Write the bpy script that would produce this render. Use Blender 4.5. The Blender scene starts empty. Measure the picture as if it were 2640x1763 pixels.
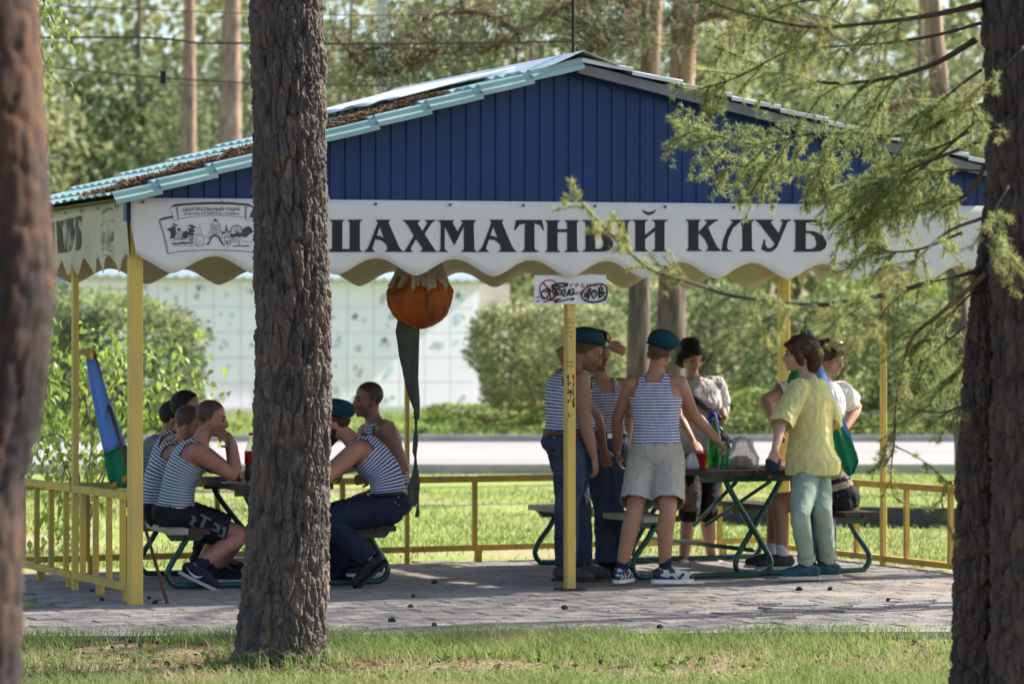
import bpy, bmesh, math, random
import numpy as np
from mathutils import Vector, Matrix, geometry
random.seed(7); RNG = np.random.default_rng(7)
S = bpy.context.scene
COL = S.collection
# ------------------------------------------------------------------ camera
# photograph grid: 2640 x 1763 px, focal length 8283 px, horizon at row 906
FPX, CX, HY, CH = 8283.0, 1320.0, 906.0, 1.65
cam = bpy.data.cameras.new("camera"); camo = bpy.data.objects.new("camera", cam); COL.objects.link(camo)
camo.location = (0, 0, CH); camo.rotation_euler = (math.radians(90), 0, 0)
cam.sensor_width = 36.0; cam.lens = 36.0 * FPX / 2640.0
cam.shift_y = (HY - 881.5) / 2640.0
cam.clip_start = 0.1; cam.clip_end = 2000
cam.dof.use_dof = True; cam.dof.focus_distance = 19.0; cam.dof.aperture_fstop = 3.4
S.camera = camo
# ------------------------------------------------------------------ sky, sun, exposure
SUN = Vector((0.80, 0.38, 0.64)).normalized()
W = bpy.data.worlds.new("World"); S.world = W; W.use_nodes = True
wn = W.node_tree.nodes; wl = W.node_tree.links
sky = wn.new("ShaderNodeTexSky"); sky.sky_type = 'NISHITA'; sky.sun_disc = False
sky.sun_elevation = math.asin(SUN.z); sky.sun_rotation = math.atan2(SUN.x, SUN.y)
sky.air_density = 1.0; sky.dust_density = 2.0; sky.ozone_density = 1.0
bg = wn["Background"]; bg.inputs[1].default_value = 0.105
wl.new(sky.outputs[0], bg.inputs[0])
sl = bpy.data.lights.new("sun", 'SUN'); sl.energy = 5.0; sl.angle = math.radians(0.55); sl.color = (1.0, 0.93, 0.82)
so = bpy.data.objects.new("sun", sl); COL.objects.link(so)
so.rotation_euler = (-SUN).to_track_quat('-Z', 'Y').to_euler()
S.view_settings.view_transform = 'Standard'; S.view_settings.look = 'None'
S.view_settings.exposure = 1.25; S.view_settings.gamma = 1.0
S.view_settings.use_curve_mapping = False
S.cycles.max_bounces = 6; S.cycles.diffuse_bounces = 3; S.cycles.glossy_bounces = 2; S.cycles.transmission_bounces = 5; S.cycles.transparent_max_bounces = 16
S.cycles.use_denoising = True

# ------------------------------------------------------------------ helpers
def P(x, y, Y):
    return Vector(((x - CX) / FPX * Y, Y, CH + (HY - y) / FPX * Y))
def G(x, y, z=0.0):
    Y = FPX * (CH - z) / (y - HY)
    return Vector(((x - CX) / FPX * Y, Y, z))
ORG = {}
def link(o, parent=None):
    COL.objects.link(o)
    if parent is not None: o.parent = parent
    return o
def tag(o, label=None, cat=None, group=None, kind=None):
    if label: o["label"] = label
    if cat: o["category"] = cat
    if group: o["group"] = group
    if kind: o["kind"] = kind
    return o
def thing(name, label, cat, loc=(0, 0, 0), group=None):
    o = bpy.data.objects.new(name, None); o.location = loc; o.empty_display_size = .1
    ORG[o] = Vector(loc); link(o)
    return tag(o, label, cat, group)
def newmesh(name, verts, faces, smooth=False, attrs=None):
    me = bpy.data.meshes.new(name)
    V = np.asarray(verts, dtype=np.float32).reshape(-1, 3)
    if isinstance(faces, np.ndarray) and faces.ndim == 2:
        n, k = faces.shape
        me.vertices.add(len(V)); me.vertices.foreach_set("co", V.ravel())
        me.loops.add(n * k); me.loops.foreach_set("vertex_index", faces.astype(np.int32).ravel())
        me.polygons.add(n); me.polygons.foreach_set("loop_start", np.arange(0, n * k, k, dtype=np.int32))
        me.update(calc_edges=True); me.validate()
    else:
        me.from_pydata(V.tolist(), [], [list(map(int, f)) for f in faces]); me.update()
    if smooth: me.polygons.foreach_set("use_smooth", np.ones(len(me.polygons), dtype=bool))
    if attrs:
        for k, a in attrs.items():
            at = me.attributes.new(k, 'FLOAT', 'POINT'); at.data.foreach_set("value", np.asarray(a, dtype=np.float32))
    return me
def obj(name, verts, faces, mat, parent=None, smooth=False, attrs=None, base=None):
    """a mesh object given in world coordinates; under a parent it takes the parent's origin"""
    V = np.asarray([tuple(v) for v in verts] if not isinstance(verts, np.ndarray) else verts, dtype=np.float64).reshape(-1, 3)
    if parent is not None: org = ORG[parent]
    elif base is not None: org = Vector(base)
    else: org = Vector((0, 0, 0))
    me = newmesh(name, V - np.array(org), faces, smooth, attrs)
    if mat is not None: me.materials.append(mat)
    o = bpy.data.objects.new(name, me); ORG[o] = org
    if parent is None: o.location = org
    return link(o, parent)
class MB:
    def __init__(s): s.v = []; s.f = []
    def add(s, v, f):
        n = len(s.v); s.v.extend([tuple(p) for p in v]); s.f.extend([tuple(i + n for i in q) for q in f]); return s
    def box(s, c, sx, sy, sz, ax=None):
        """box centred on c, half sizes along axes ax (three unit vectors)"""
        c = Vector(c)
        if ax is None: ax = (Vector((1, 0, 0)), Vector((0, 1, 0)), Vector((0, 0, 1)))
        v = [c + ax[0] * (sx * i) + ax[1] * (sy * j) + ax[2] * (sz * k) for i in (-1, 1) for j in (-1, 1) for k in (-1, 1)]
        return s.add(v, [(0, 1, 3, 2), (4, 6, 7, 5), (0, 4, 5, 1), (2, 3, 7, 6), (0, 2, 6, 4), (1, 5, 7, 3)])
    def bar(s, a, b, w, h, up=Vector((0, 0, 1))):
        a = Vector(a); b = Vector(b); d = (b - a).normalized()
        x = d.cross(up).normalized(); z = x.cross(d)
        return s.box((a + b) / 2, (b - a).length / 2, w / 2, h / 2, (d, x, z))
    def tube(s, pts, r, n=10, cap=True):
        v, f = tube(pts, r, n, cap); return s.add(v, f)
    def prism(s, poly, o, ex, ey, n, t):
        """extruded polygon: 2D poly in axes ex, ey at o, thickness t along n"""
        k = len(poly); o = Vector(o)
        a = [o + ex * p[0] + ey * p[1] for p in poly]; b = [p + n * t for p in a]
        tri = geometry.tessellate_polygon([[Vector((p[0], p[1], 0)) for p in poly]])
        f = [tuple(t_) for t_ in tri] + [tuple(i + k for i in reversed(t_)) for t_ in tri]
        f += [(i, (i + 1) % k, (i + 1) % k + k, i + k) for i in range(k)]
        return s.add(a + b, f)
    def build(s, name, mat, parent=None, smooth=False, base=None):
        return obj(name, s.v, s.f, mat, parent, smooth, base=base)
def frames(pts):
    pts = [Vector(p) for p in pts]; T = []
    for i in range(len(pts)):
        a = pts[max(i - 1, 0)]; b = pts[min(i + 1, len(pts) - 1)]
        t = (b - a); T.append(t.normalized() if t.length > 1e-9 else Vector((0, 0, 1)))
    ref = Vector((0, 0, 1)) if abs(T[0].z) < .9 else Vector((1, 0, 0))
    x = T[0].cross(ref).normalized(); F = []
    for t in T:
        x = (x - t * x.dot(t))
        x = x.normalized() if x.length > 1e-6 else t.orthogonal().normalized()
        F.append((x, t.cross(x).normalized(), t))
    return pts, F
def tube(pts, r, n=10, cap=True):
    pts, F = frames(pts); v = []; f = []
    rr = r if isinstance(r, (list, tuple, np.ndarray)) else [r] * len(pts)
    for p, (x, y, t), q in zip(pts, F, rr):
        for k in range(n):
            a = 2 * math.pi * k / n; v.append(p + (x * math.cos(a) + y * math.sin(a)) * float(q))
    for i in range(len(pts) - 1):
        for k in range(n):
            f.append((i * n + k, i * n + (k + 1) % n, (i + 1) * n + (k + 1) % n, (i + 1) * n + k))
    if cap:
        f.append(tuple(range(n - 1, -1, -1))); m = (len(pts) - 1) * n; f.append(tuple(range(m, m + n)))
    return v, f
def smooth_path(pts, k=6):
    """Catmull-Rom through the points"""
    pts = [Vector(p) for p in pts]
    if len(pts) < 3:
        return [pts[0].lerp(pts[-1], i / k) for i in range(k + 1)]
    Q = [pts[0] * 2 - pts[1]] + pts + [pts[-1] * 2 - pts[-2]]; out = []
    for i in range(1, len(Q) - 2):
        a, b, c, d = Q[i - 1:i + 3]
        for j in range(k):
            t = j / k
            out.append(.5 * ((2 * b) + (c - a) * t + (2 * a - 5 * b + 4 * c - d) * t * t + (3 * b - a - 3 * c + d) * t ** 3))
    out.append(pts[-1]); return out
def lathe(c, prof, n=20):
    v = []; f = []; c = Vector(c)
    for (r, z) in prof:
        for k in range(n):
            a = 2 * math.pi * k / n; v.append(c + Vector((r * math.cos(a), r * math.sin(a), z)))
    for i in range(len(prof) - 1):
        for k in range(n): f.append((i * n + k, i * n + (k + 1) % n, (i + 1) * n + (k + 1) % n, (i + 1) * n + k))
    f.append(tuple(range(n - 1, -1, -1))); m = (len(prof) - 1) * n; f.append(tuple(range(m, m + n)))
    return v, f
# --- vectorised noise
def _h(ix, iy, iz, s):
    n = (ix.astype(np.int64) * 374761393 + iy.astype(np.int64) * 668265263 + iz.astype(np.int64) * 2147483647 + s * 144665) & 0xffffffff
    n = ((n ^ (n >> 13)) * 1274126177) & 0xffffffff
    n = (n ^ (n >> 16)) & 0xffffffff
    return n / 4294967295.0
def vnoise(p, s=0):
    i = np.floor(p); f = p - i; f = f * f * (3 - 2 * f); i = i.astype(np.int64); r = 0
    for a in (0, 1):
        for b in (0, 1):
            for c in (0, 1):
                w = (f[:, 0] if a else 1 - f[:, 0]) * (f[:, 1] if b else 1 - f[:, 1]) * (f[:, 2] if c else 1 - f[:, 2])
                r = r + w * _h(i[:, 0] + a, i[:, 1] + b, i[:, 2] + c, s)
    return r * 2 - 1
def fbm(p, o=4, s=0):
    r = 0; a = 1.0; t = 0
    for k in range(o):
        r = r + a * vnoise(p * 2 ** k, s + k); t += a; a *= .5
    return r / t
def worley(u, v, wrap, s=0):
    """F1, F2 and cell hash of jittered cells; u wraps at the integer 'wrap'"""
    iu = np.floor(u).astype(np.int64); iv = np.floor(v).astype(np.int64)
    f1 = np.full(u.shape, 9.); f2 = np.full(u.shape, 9.); idh = np.zeros(u.shape)
    z = np.zeros_like(iu)
    for a in (-1, 0, 1):
        for b in (-1, 0, 1):
            cu = iu + a; cv = iv + b; w = np.mod(cu, wrap)
            pu = cu + .15 + .7 * _h(w, cv, z, s); pv = cv + .1 + .8 * _h(w, cv, z, s + 9)
            d = np.hypot(u - pu, v - pv); hh = _h(w, cv, z, s + 5)
            n1 = d < f1
            f2 = np.where(n1, f1, np.minimum(f2, d)); idh = np.where(n1, hh, idh); f1 = np.where(n1, d, f1)
    return f1, f2, idh

# ------------------------------------------------------------------ materials
def C(r, g, b): return (r, g, b, 1)
def material(name, col, rough=.6, col2=None, scale=8, detail=4, bump=0, bscale=None, metal=0, spec=.3, stretch=None,
             trans=0, tint=None, coords='Object', alpha=1, transmission=0, ior=1.45, ramp=(.35, .65), sss=0, bdist=.02):
    m = bpy.data.materials.new(name); m.use_nodes = True
    N = m.node_tree.nodes; L = m.node_tree.links; b = N["Principled BSDF"]; out = N["Material Output"]
    b.inputs["Base Color"].default_value = C(*col); b.inputs["Roughness"].default_value = rough
    b.inputs["Metallic"].default_value = metal; b.inputs["Specular IOR Level"].default_value = spec
    b.inputs["Alpha"].default_value = alpha; b.inputs["Transmission Weight"].default_value = transmission; b.inputs["IOR"].default_value = ior
    if sss:
        b.inputs["Subsurface Weight"].default_value = sss; b.inputs["Subsurface Radius"].default_value = (.012, .005, .003)
    tc = N.new("ShaderNodeTexCoord"); vec = tc.outputs[coords]
    if stretch:
        mp = N.new("ShaderNodeMapping"); mp.inputs["Scale"].default_value = stretch; L.new(vec, mp.inputs[0]); vec = mp.outputs[0]
    colout = None
    if col2 is not None:
        nz = N.new("ShaderNodeTexNoise"); nz.inputs["Scale"].default_value = scale; nz.inputs["Detail"].default_value = detail
        L.new(vec, nz.inputs["Vector"])
        r = N.new("ShaderNodeValToRGB"); r.color_ramp.elements[0].position = ramp[0]; r.color_ramp.elements[1].position = ramp[1]
        r.color_ramp.elements[0].color = C(*col); r.color_ramp.elements[1].color = C(*col2)
        L.new(nz.outputs[0], r.inputs[0]); colout = r.outputs[0]
        L.new(colout, b.inputs["Base Color"])
    if tint is not None:
        at = N.new("ShaderNodeAttribute"); at.attribute_name = "tint"
        r2 = N.new("ShaderNodeValToRGB"); els = r2.color_ramp.elements
        while len(els) < len(tint): els.new(.5)
        for i, c in enumerate(tint):
            els[i].position = i / (len(tint) - 1); els[i].color = C(*c)
        L.new(at.outputs["Fac"], r2.inputs[0]); colout = r2.outputs[0]
        L.new(colout, b.inputs["Base Color"])
    if bump:
        nb = N.new("ShaderNodeTexNoise"); nb.inputs["Scale"].default_value = bscale or scale * 4; nb.inputs["Detail"].default_value = 4
        L.new(vec, nb.inputs["Vector"])
        bp = N.new("ShaderNodeBump"); bp.inputs["Strength"].default_value = bump; bp.inputs["Distance"].default_value = bdist
        L.new(nb.outputs[0], bp.inputs["Height"]); L.new(bp.outputs[0], b.inputs["Normal"])
    if trans:
        t = N.new("ShaderNodeBsdfTranslucent"); mx = N.new("ShaderNodeMixShader"); mx.inputs[0].default_value = trans
        t.inputs[0].default_value = C(*col)
        if colout is not None: L.new(colout, t.inputs[0])
        L.new(b.outputs[0], mx.inputs[1]); L.new(t.outputs[0], mx.inputs[2]); L.new(mx.outputs[0], out.inputs[0])
    return m
def stripes(name, dark, light, period=.0205, duty=.42, soft=.12):
    m = material(name, light, .85, spec=.15, bump=.25, bscale=60, bdist=.004); N = m.node_tree.nodes; L = m.node_tree.links; b = N["Principled BSDF"]
    at = N.new("ShaderNodeAttribute"); at.attribute_name = "spine"
    mu = N.new("ShaderNodeMath"); mu.operation = 'MULTIPLY'; mu.inputs[1].default_value = 1 / period; L.new(at.outputs["Fac"], mu.inputs[0])
    fr = N.new("ShaderNodeMath"); fr.operation = 'FRACT'; L.new(mu.outputs[0], fr.inputs[0])
    r = N.new("ShaderNodeValToRGB"); e = r.color_ramp.elements
    e[0].position = 0; e[0].color = C(*dark); e[1].position = duty; e[1].color = C(*dark)
    q = e.new(duty + soft * .5); q.color = C(*light); q = e.new(1 - soft * .5); q.color = C(*light); q = e.new(1.0); q.color = C(*dark)
    L.new(fr.outputs[0], r.inputs[0]); L.new(r.outputs[0], b.inputs["Base Color"])
    return m
M = {}
M['yellow'] = material('yellow_paint', (.62, .44, .11), .5, (.44, .32, .12), 7, 8, .25, 60, spec=.35, stretch=(1, 1, .3), ramp=(.48, .78))
M['yellow_worn'] = material('worn_yellow_paint', (.60, .40, .07), .6, (.36, .29, .13), 9, 8, .3, 80, stretch=(1, 1, .35), ramp=(.45, .72))
M['blue'] = material('blue_sheet', (.005, .030, .118), .42, (.007, .038, .150), 1.5, 3, spec=.4)
M['teal'] = material('teal_tile', (.25, .41, .40), .35, (.32, .48, .47), 3, 5, .05, 40, spec=.5)
M['soffit'] = material('grey_primer', (.20, .21, .22), .6, (.15, .155, .16), 4)
M['zinc'] = material('pale_metal', (.62, .65, .68), .35, (.5, .53, .56), 2, 5, .1, 6, metal=.3, spec=.5)
M['banner'] = material('banner_vinyl', (.73, .73, .72), .55, (.62, .59, .51), 1.3, 7, .12, 3, spec=.3, ramp=(.50, .80), trans=.12)
M['cream'] = material('cream_vinyl', (.66, .60, .49), .6, (.50, .43, .32), 1.6, 7, .15, 3, spec=.25, ramp=(.42, .78), trans=.15)
M['ink'] = material('banner_ink', (.022, .021, .026), .5, spec=.3)
M['ink_grey'] = material('emblem_ink', (.06, .058, .06), .5)
M['steel'] = material('grommet_steel', (.10, .10, .10), .4, metal=.7)
M['signwhite'] = material('sign_white', (.72, .72, .74), .5, (.66, .66, .68), 4)
M['signred'] = material('sign_red', (.42, .035, .03), .5)
M['marker'] = material('black_marker', (.01, .01, .012), .35)
M['wood_dark'] = material('brown_planks', (.040, .024, .018), .5, (.065, .036, .026), 3, 6, .2, 30, stretch=(1, 8, 8), spec=.35)
M['wood_worn'] = material('worn_planks', (.42, .40, .33), .65, (.33, .29, .22), 6, 6, .2, 30)
M['green_tube'] = material('green_enamel', (.008, .055, .042), .28, (.010, .07, .055), 4, spec=.6)
M['stick'] = material('brown_stick', (.11, .055, .03), .6, (.07, .035, .02), 10, 5, .2)
M['flag_blue'] = material('flag_blue', (.15, .31, .74), .7, (.18, .35, .78), 3, trans=.3)
M['flag_green'] = material('flag_green', (.012, .21, .09), .7, (.018, .26, .115), 3, trans=.3)
M['gold'] = material('gold_fringe', (.45, .26, .05), .6, (.3, .17, .04), 40)
M['orange'] = material('orange_nylon', (.40, .105, .018), .6, (.27, .062, .012), 5, 5, .5, 16, trans=.15)
M['canvas'] = material('grey_canvas', (.40, .36, .29), .75, (.33, .30, .24), 9, 4, .2, 20, trans=.1)
M['olive'] = material('olive_webbing', (.045, .055, .04), .75, (.06, .07, .05), 9, 4, .2, 40)
M['concrete'] = material('concrete', (.42, .40, .37), .8, (.34, .32, .30), 2, 6, .2, 12)
M['black'] = material('black_paint', (.012, .012, .013), .5)
# ------------------------------------------------------------------ pavilion frame of reference
E = Vector((.914, .405, 0)).normalized(); D = Vector((-E.y, E.x, 0)); UP = Vector((0, 0, 1)); M0 = Vector((.399, 22.26, 0))
def pv(u, v, h): return M0 + E * u + D * v + UP * h
def uv_of(p): q = Vector((p[0], p[1], 0)) - M0; return q.dot(E), q.dot(D)
AX = (E, D, UP)
def ground_mat(name, layers, bump, bscale, rough=.9):
    m = material(name, layers[0][0], rough, spec=.15, bump=bump, bscale=bscale, bdist=.05)
    N = m.node_tree.nodes; L = m.node_tree.links; b = N["Principled BSDF"]; tc = N.new("ShaderNodeTexCoord"); prev = None
    for i, (c, sc, lo, hi) in enumerate(layers):
        if i == 0:
            rgb = N.new("ShaderNodeRGB"); rgb.outputs[0].default_value = C(*c); prev = rgb.outputs[0]; continue
        nz = N.new("ShaderNodeTexNoise"); nz.inputs["Scale"].default_value = sc; nz.inputs["Detail"].default_value = 5
        L.new(tc.outputs["Object"], nz.inputs["Vector"])
        mr = N.new("ShaderNodeMapRange"); mr.inputs[1].default_value = lo; mr.inputs[2].default_value = hi; L.new(nz.outputs[0], mr.inputs[0])
        mx = N.new("ShaderNodeMixRGB"); L.new(mr.outputs[0], mx.inputs[0]); L.new(prev, mx.inputs[1]); mx.inputs[2].default_value = C(*c); prev = mx.outputs[0]
    L.new(prev, b.inputs["Base Color"]); return m
M['lawn'] = ground_mat('lawn_soil', [((.24, .29, .075),0,0,0), ((.32, .36, .11), .5, .4, .7), ((.36, .28, .20), .35, .55, .66), ((.18, .24, .06), 4, .55, .8)], .6, 9)
M['lawn_near'] = ground_mat('dry_lawn', [((.27, .20, .125),0,0,0), ((.38, .28, .19), 3, .4, .65), ((.16, .11, .06), 5, .5, .7), ((.15, .17, .05), 1.3, .5, .7)], .7, 30)
M['road'] = ground_mat('pale_road', [((.31, .30, .30),0,0,0), ((.37, .355, .35), .4, .4, .7), ((.25, .24, .235), 2, .55, .8)], .2, 20)
M['bedding'] = ground_mat('sandy_joints', [((.15, .13, .11),0,0,0), ((.21, .18, .14), 4, .4, .7)], .4, 30)
M['paver'] = ground_mat('grey_pavers', [((.225, .212, .205),0,0,0), ((.30, .28, .265), 1.2, .4, .65), ((.34, .28, .215), .9, .50, .70), ((.15, .14, .138), 7, .55, .8), ((.33, .26, .18), 28, .60, .70)], .35, 40, .8)
# one lawn sheet to the horizon, finer and slightly uneven near by
def sheet(name, x0, x1, y0, y1, nx, ny, z, mat, amp=0, keep=None, sc=.6):
    X, Yg = np.meshgrid(np.linspace(x0, x1, nx), np.linspace(y0, y1, ny)); X = X.ravel(); Yg = Yg.ravel()
    Z = np.full(X.shape, float(z))
    if amp: Z = Z + amp * fbm(np.c_[X * sc, Yg * sc, X * 0], 4, 3)
    i = np.arange((nx - 1) * (ny - 1)); r = i // (nx - 1); c = i % (nx - 1); a = r * nx + c
    F = np.c_[a, a + 1, a + nx + 1, a + nx]
    return obj(name, np.c_[X, Yg, Z], F, mat, smooth=True)
lawn = sheet('ground', -260, 260, 18.62, 520, 30, 60, -.035, M['lawn']); tag(lawn, 'green lawn with bare earth patches behind the pavilion', kind='structure')
front = sheet('front_lawn', -6, 6, 6, 18.62, 120, 200, -.02, M['lawn_near'], .028, sc=1.6); tag(front, 'dry foreground lawn with needles and sparse grass', kind='structure')
# road far behind
rd = MB(); rd.box((0, 52.0, -.027), 200, 7.6, .004); road = rd.build('road', M['road']); tag(road, 'pale sunlit road behind the pavilion', kind='structure')
kb = MB(); kb.box((0, 44.3, .03), 200, .08, .07); k1 = kb.build('kerb', M['concrete']); tag(k1, 'pale kerb along the near road edge', kind='structure')
kb = MB(); kb.box((0, 59.7, .03), 200, .08, .07); k1 = kb.build('kerb', M['concrete']); tag(k1, 'pale kerb along the far road edge', kind='structure')
# dark low kerb boards in the lawn on the right
for a, b in (((1865, 1341), (2120, 1347)), ((2130, 1347), (2470, 1352))):
    pa = G(*a); pb = G(*b)
    o = MB().bar(pa + UP * .06, pb + UP * .06, .12, .20).build('kerb_board', material('dark_kerb', (.085, .085, .09), .8, (.06, .06, .065), 6), base=pa)
    tag(o, 'dark grey low kerb board in the lawn, ' + ('left piece under the table' if a[0] < 2000 else 'right piece beside the larch trunk'), 'kerb', 'dark kerb boards in the lawn')
# paving
def front_line(x): return 18.45 + .07 * (x + 3)
def in_paving(x, y):
    u, v = uv_of((x, y))
    if y < front_line(x) + .12 or v > 3.2: return False
    if -4.4 < x < 5.0 and v < -.05: return True
    return -3.5 < u < 3.45 and v < 3.2
pb_ = [(-5.4, 18.44), (5.2, 19.05), tuple(pv(4.6, -.02, 0))[:2], tuple(pv(3.5, .0, 0))[:2], tuple(pv(3.5, 3.26, 0))[:2], tuple(pv(-3.5, 3.26, 0))[:2], tuple(pv(-3.55, .2, 0))[:2], (-5.4, 21.0)]
m_ = MB(); m_.prism(pb_, (0, 0, -.06), Vector((1, 0, 0)), Vector((0, 1, 0)), UP, .048)
paving = m_.build('pavement', M['bedding']); tag(paving, 'grey block pavement under and before the pavilion', kind='structure')
ke = MB(); ke.bar((-5.4, 18.43, -.03), (5.2, 19.04, -.03), .07, .08); o = ke.build('edge_strip', M['concrete'], paving)
PU, PW = .30, .20
def paver_mesh(seed):
    r = random.Random(seed); a, b, h = PU / 2 - .003, PW / 2 - .003, .05; ch = .005
    v = []
    for (k, z) in ((0, -h), (0, -ch), (ch, 0)):
        for (i, j) in ((-1, -1), (1, -1), (1, 1), (-1, 1)): v.append((i * (a - k), j * (b - k), z + (r.uniform(-.002, .002) if z == 0 else 0)))
    f = [(8, 9, 10, 11)] + [(q * 4 + i, q * 4 + (i + 1) % 4, (q + 1) * 4 + (i + 1) % 4, (q + 1) * 4 + i) for q in (0, 1) for i in range(4)]
    return v, f
pmesh = []
for k in range(4):
    me = newmesh('paver', *paver_mesh(k)); me.materials.append(M['paver']); pmesh.append(me)
cells = []
for iv in range(-34, 18):
    for iu in range(-24, 24):
        u = (iu + (.5 if iv % 2 else 0)) * PU; v = iv * PW; p = pv(u, v, 0)
        if in_paving(p.x, p.y): cells.append((p.y, p))
cells.sort(key=lambda c: c[0])
vis = [c for c in cells if abs(c[1].x / c[0]) < .163]
ang = math.atan2(E.y, E.x); rest = MB(); npv = 0; visset = set(id(c[1]) for c in vis[:300])
lifted = [G(1930, 1588), G(2020, 1560), G(2080, 1566), G(2150, 1572), G(1980, 1580), G(2250, 1568), G(2330, 1560), G(2400, 1552)]
for y, p in cells:
    dz = random.uniform(-.004, .003); tx = random.gauss(0, .005); ty = random.gauss(0, .005)
    if any((Vector((p.x, p.y, 0)) - q).length < .24 for q in lifted): tx = random.uniform(-.09, -.03); ty = random.uniform(-.05, .05); dz = .006
    R = Matrix.Translation((p.x, p.y, dz)) @ Matrix.Rotation(ang + random.gauss(0, .012), 4, 'Z') @ Matrix.Rotation(tx, 4, 'X') @ Matrix.Rotation(ty, 4, 'Y')
    if id(p) in visset:
        o = bpy.data.objects.new('paver', random.choice(pmesh)); link(o, paving); o.matrix_basis = R
    else:
        v, f = paver_mesh(npv); npv += 1
        rest.add([R @ Vector(q) for q in v], f)
o = rest.build('paver_field', M['paver'], paving); o['kind'] = 'stuff'

# ------------------------------------------------------------------ pavilion
UL, UR, VB = -3.13, 3.33, 3.0
APEX = 3.64; SL, SR = .304, .193
def roof_h(u): return APEX + SL * u if u < 0 else APEX - SR * u
pav = thing('pavilion', 'open timber pavilion with blue gable, teal tiled roof and yellow posts', 'pavilion', M0)
def post(u, v, w, top, mat='yellow', name='post'):
    mb = MB(); w2 = w / 2; c = .006
    poly = [(-w2 + c, -w2), (w2 - c, -w2), (w2, -w2 + c), (w2, w2 - c), (w2 - c, w2), (-w2 + c, w2), (-w2, w2 - c), (-w2, -w2 + c)]
    mb.prism(poly, pv(u, v, 0), E, D, UP, top)
    return mb.build(name, M[mat], pav)
PY = {}
PY['fl'] = post(UL, 0, .086, 2.64); PY['fm'] = post(0, 0, .066, 2.64); post(UR, 0, .086, 2.9)
post(UL, 1.395, .044, 2.66); post(UR, 1.40, .044, 2.86)
post(UL, VB, .08, 2.64); post(0, VB, .036, 2.64); post(UR, VB, .08, 2.86)
# dark weathering at the foot of the corner post: metal shoe plates
mb = MB(); mb.box(pv(0, 0, .006), .085, .085, .006, AX); mb.build('base_plate', material('rust', (.10, .05, .03), .8, (.06, .035, .025), 20), pav)
# top beams
def beam(a, b, w, h, mat='yellow'):
    return MB().bar(a, b, w, h).build('beam', M[mat], pav)
beam(pv(UL + .05, .012, 2.60), pv(UR - .05, .012, 2.60), .05, .11); beam(pv(UL + .05, VB, 2.60), pv(UR - .05, VB, 2.60), .05, .11)
beam(pv(UL, .05, 2.60), pv(UL, VB - .05, 2.60), .05, .11); beam(pv(UR, .05, 2.82), pv(UR, VB - .05, 2.82), .05, .11)
beam(pv(0, -.05, APEX - .10), pv(0, VB + .1, APEX - .10), .06, .12)
for v in (.75, 1.5, 2.25):
    beam(pv(0, v, roof_h(0) - .11), pv(UL + .03, v, roof_h(UL) - .11), .05, .09); beam(pv(0.03, v, roof_h(0) - .11), pv(UR - .03, v, roof_h(UR) - .11), .05, .09)
# blue gable of ribbed sheets: every sheet its own part
def gable(v, sgn):
    pitch = .110; prof = [(0, 0), (.062, 0), (.068, .010), (.078, .010), (.084, 0), (.110, 0)]
    u = UL - .05; k = 0
    while u < UR + .03:
        vs = []; n = 0
        for r in range(10):
            if u >= UR + .03: break
            for (du, dp) in prof[:-1]:
                uu = min(u + du, UR + .05); h = roof_h(uu) - .035
                vs += [pv(uu, v + sgn * dp, 2.60), pv(uu, v + sgn * dp, max(h, 2.62))]; n += 1
            u += pitch
        uu = min(u, UR + .05); vs += [pv(uu, v, 2.60), pv(uu, v, max(roof_h(uu) - .035, 2.62))]; n += 1
        f = [(2 * i, 2 * i + 2, 2 * i + 3, 2 * i + 1) for i in range(n - 1)]
        o = obj('gable_sheet', vs, f, M['blue'], pav); s = o.modifiers.new('t', 'SOLIDIFY'); s.thickness = .002; s.offset = 0
gable(-.055, -1); gable(VB + .055, 1)
mb = MB(); mb.box(pv(UL - .045, -.03, 2.60), .035, .035, .10, AX); mb.build('corner_board', M['blue'], pav)
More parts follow.
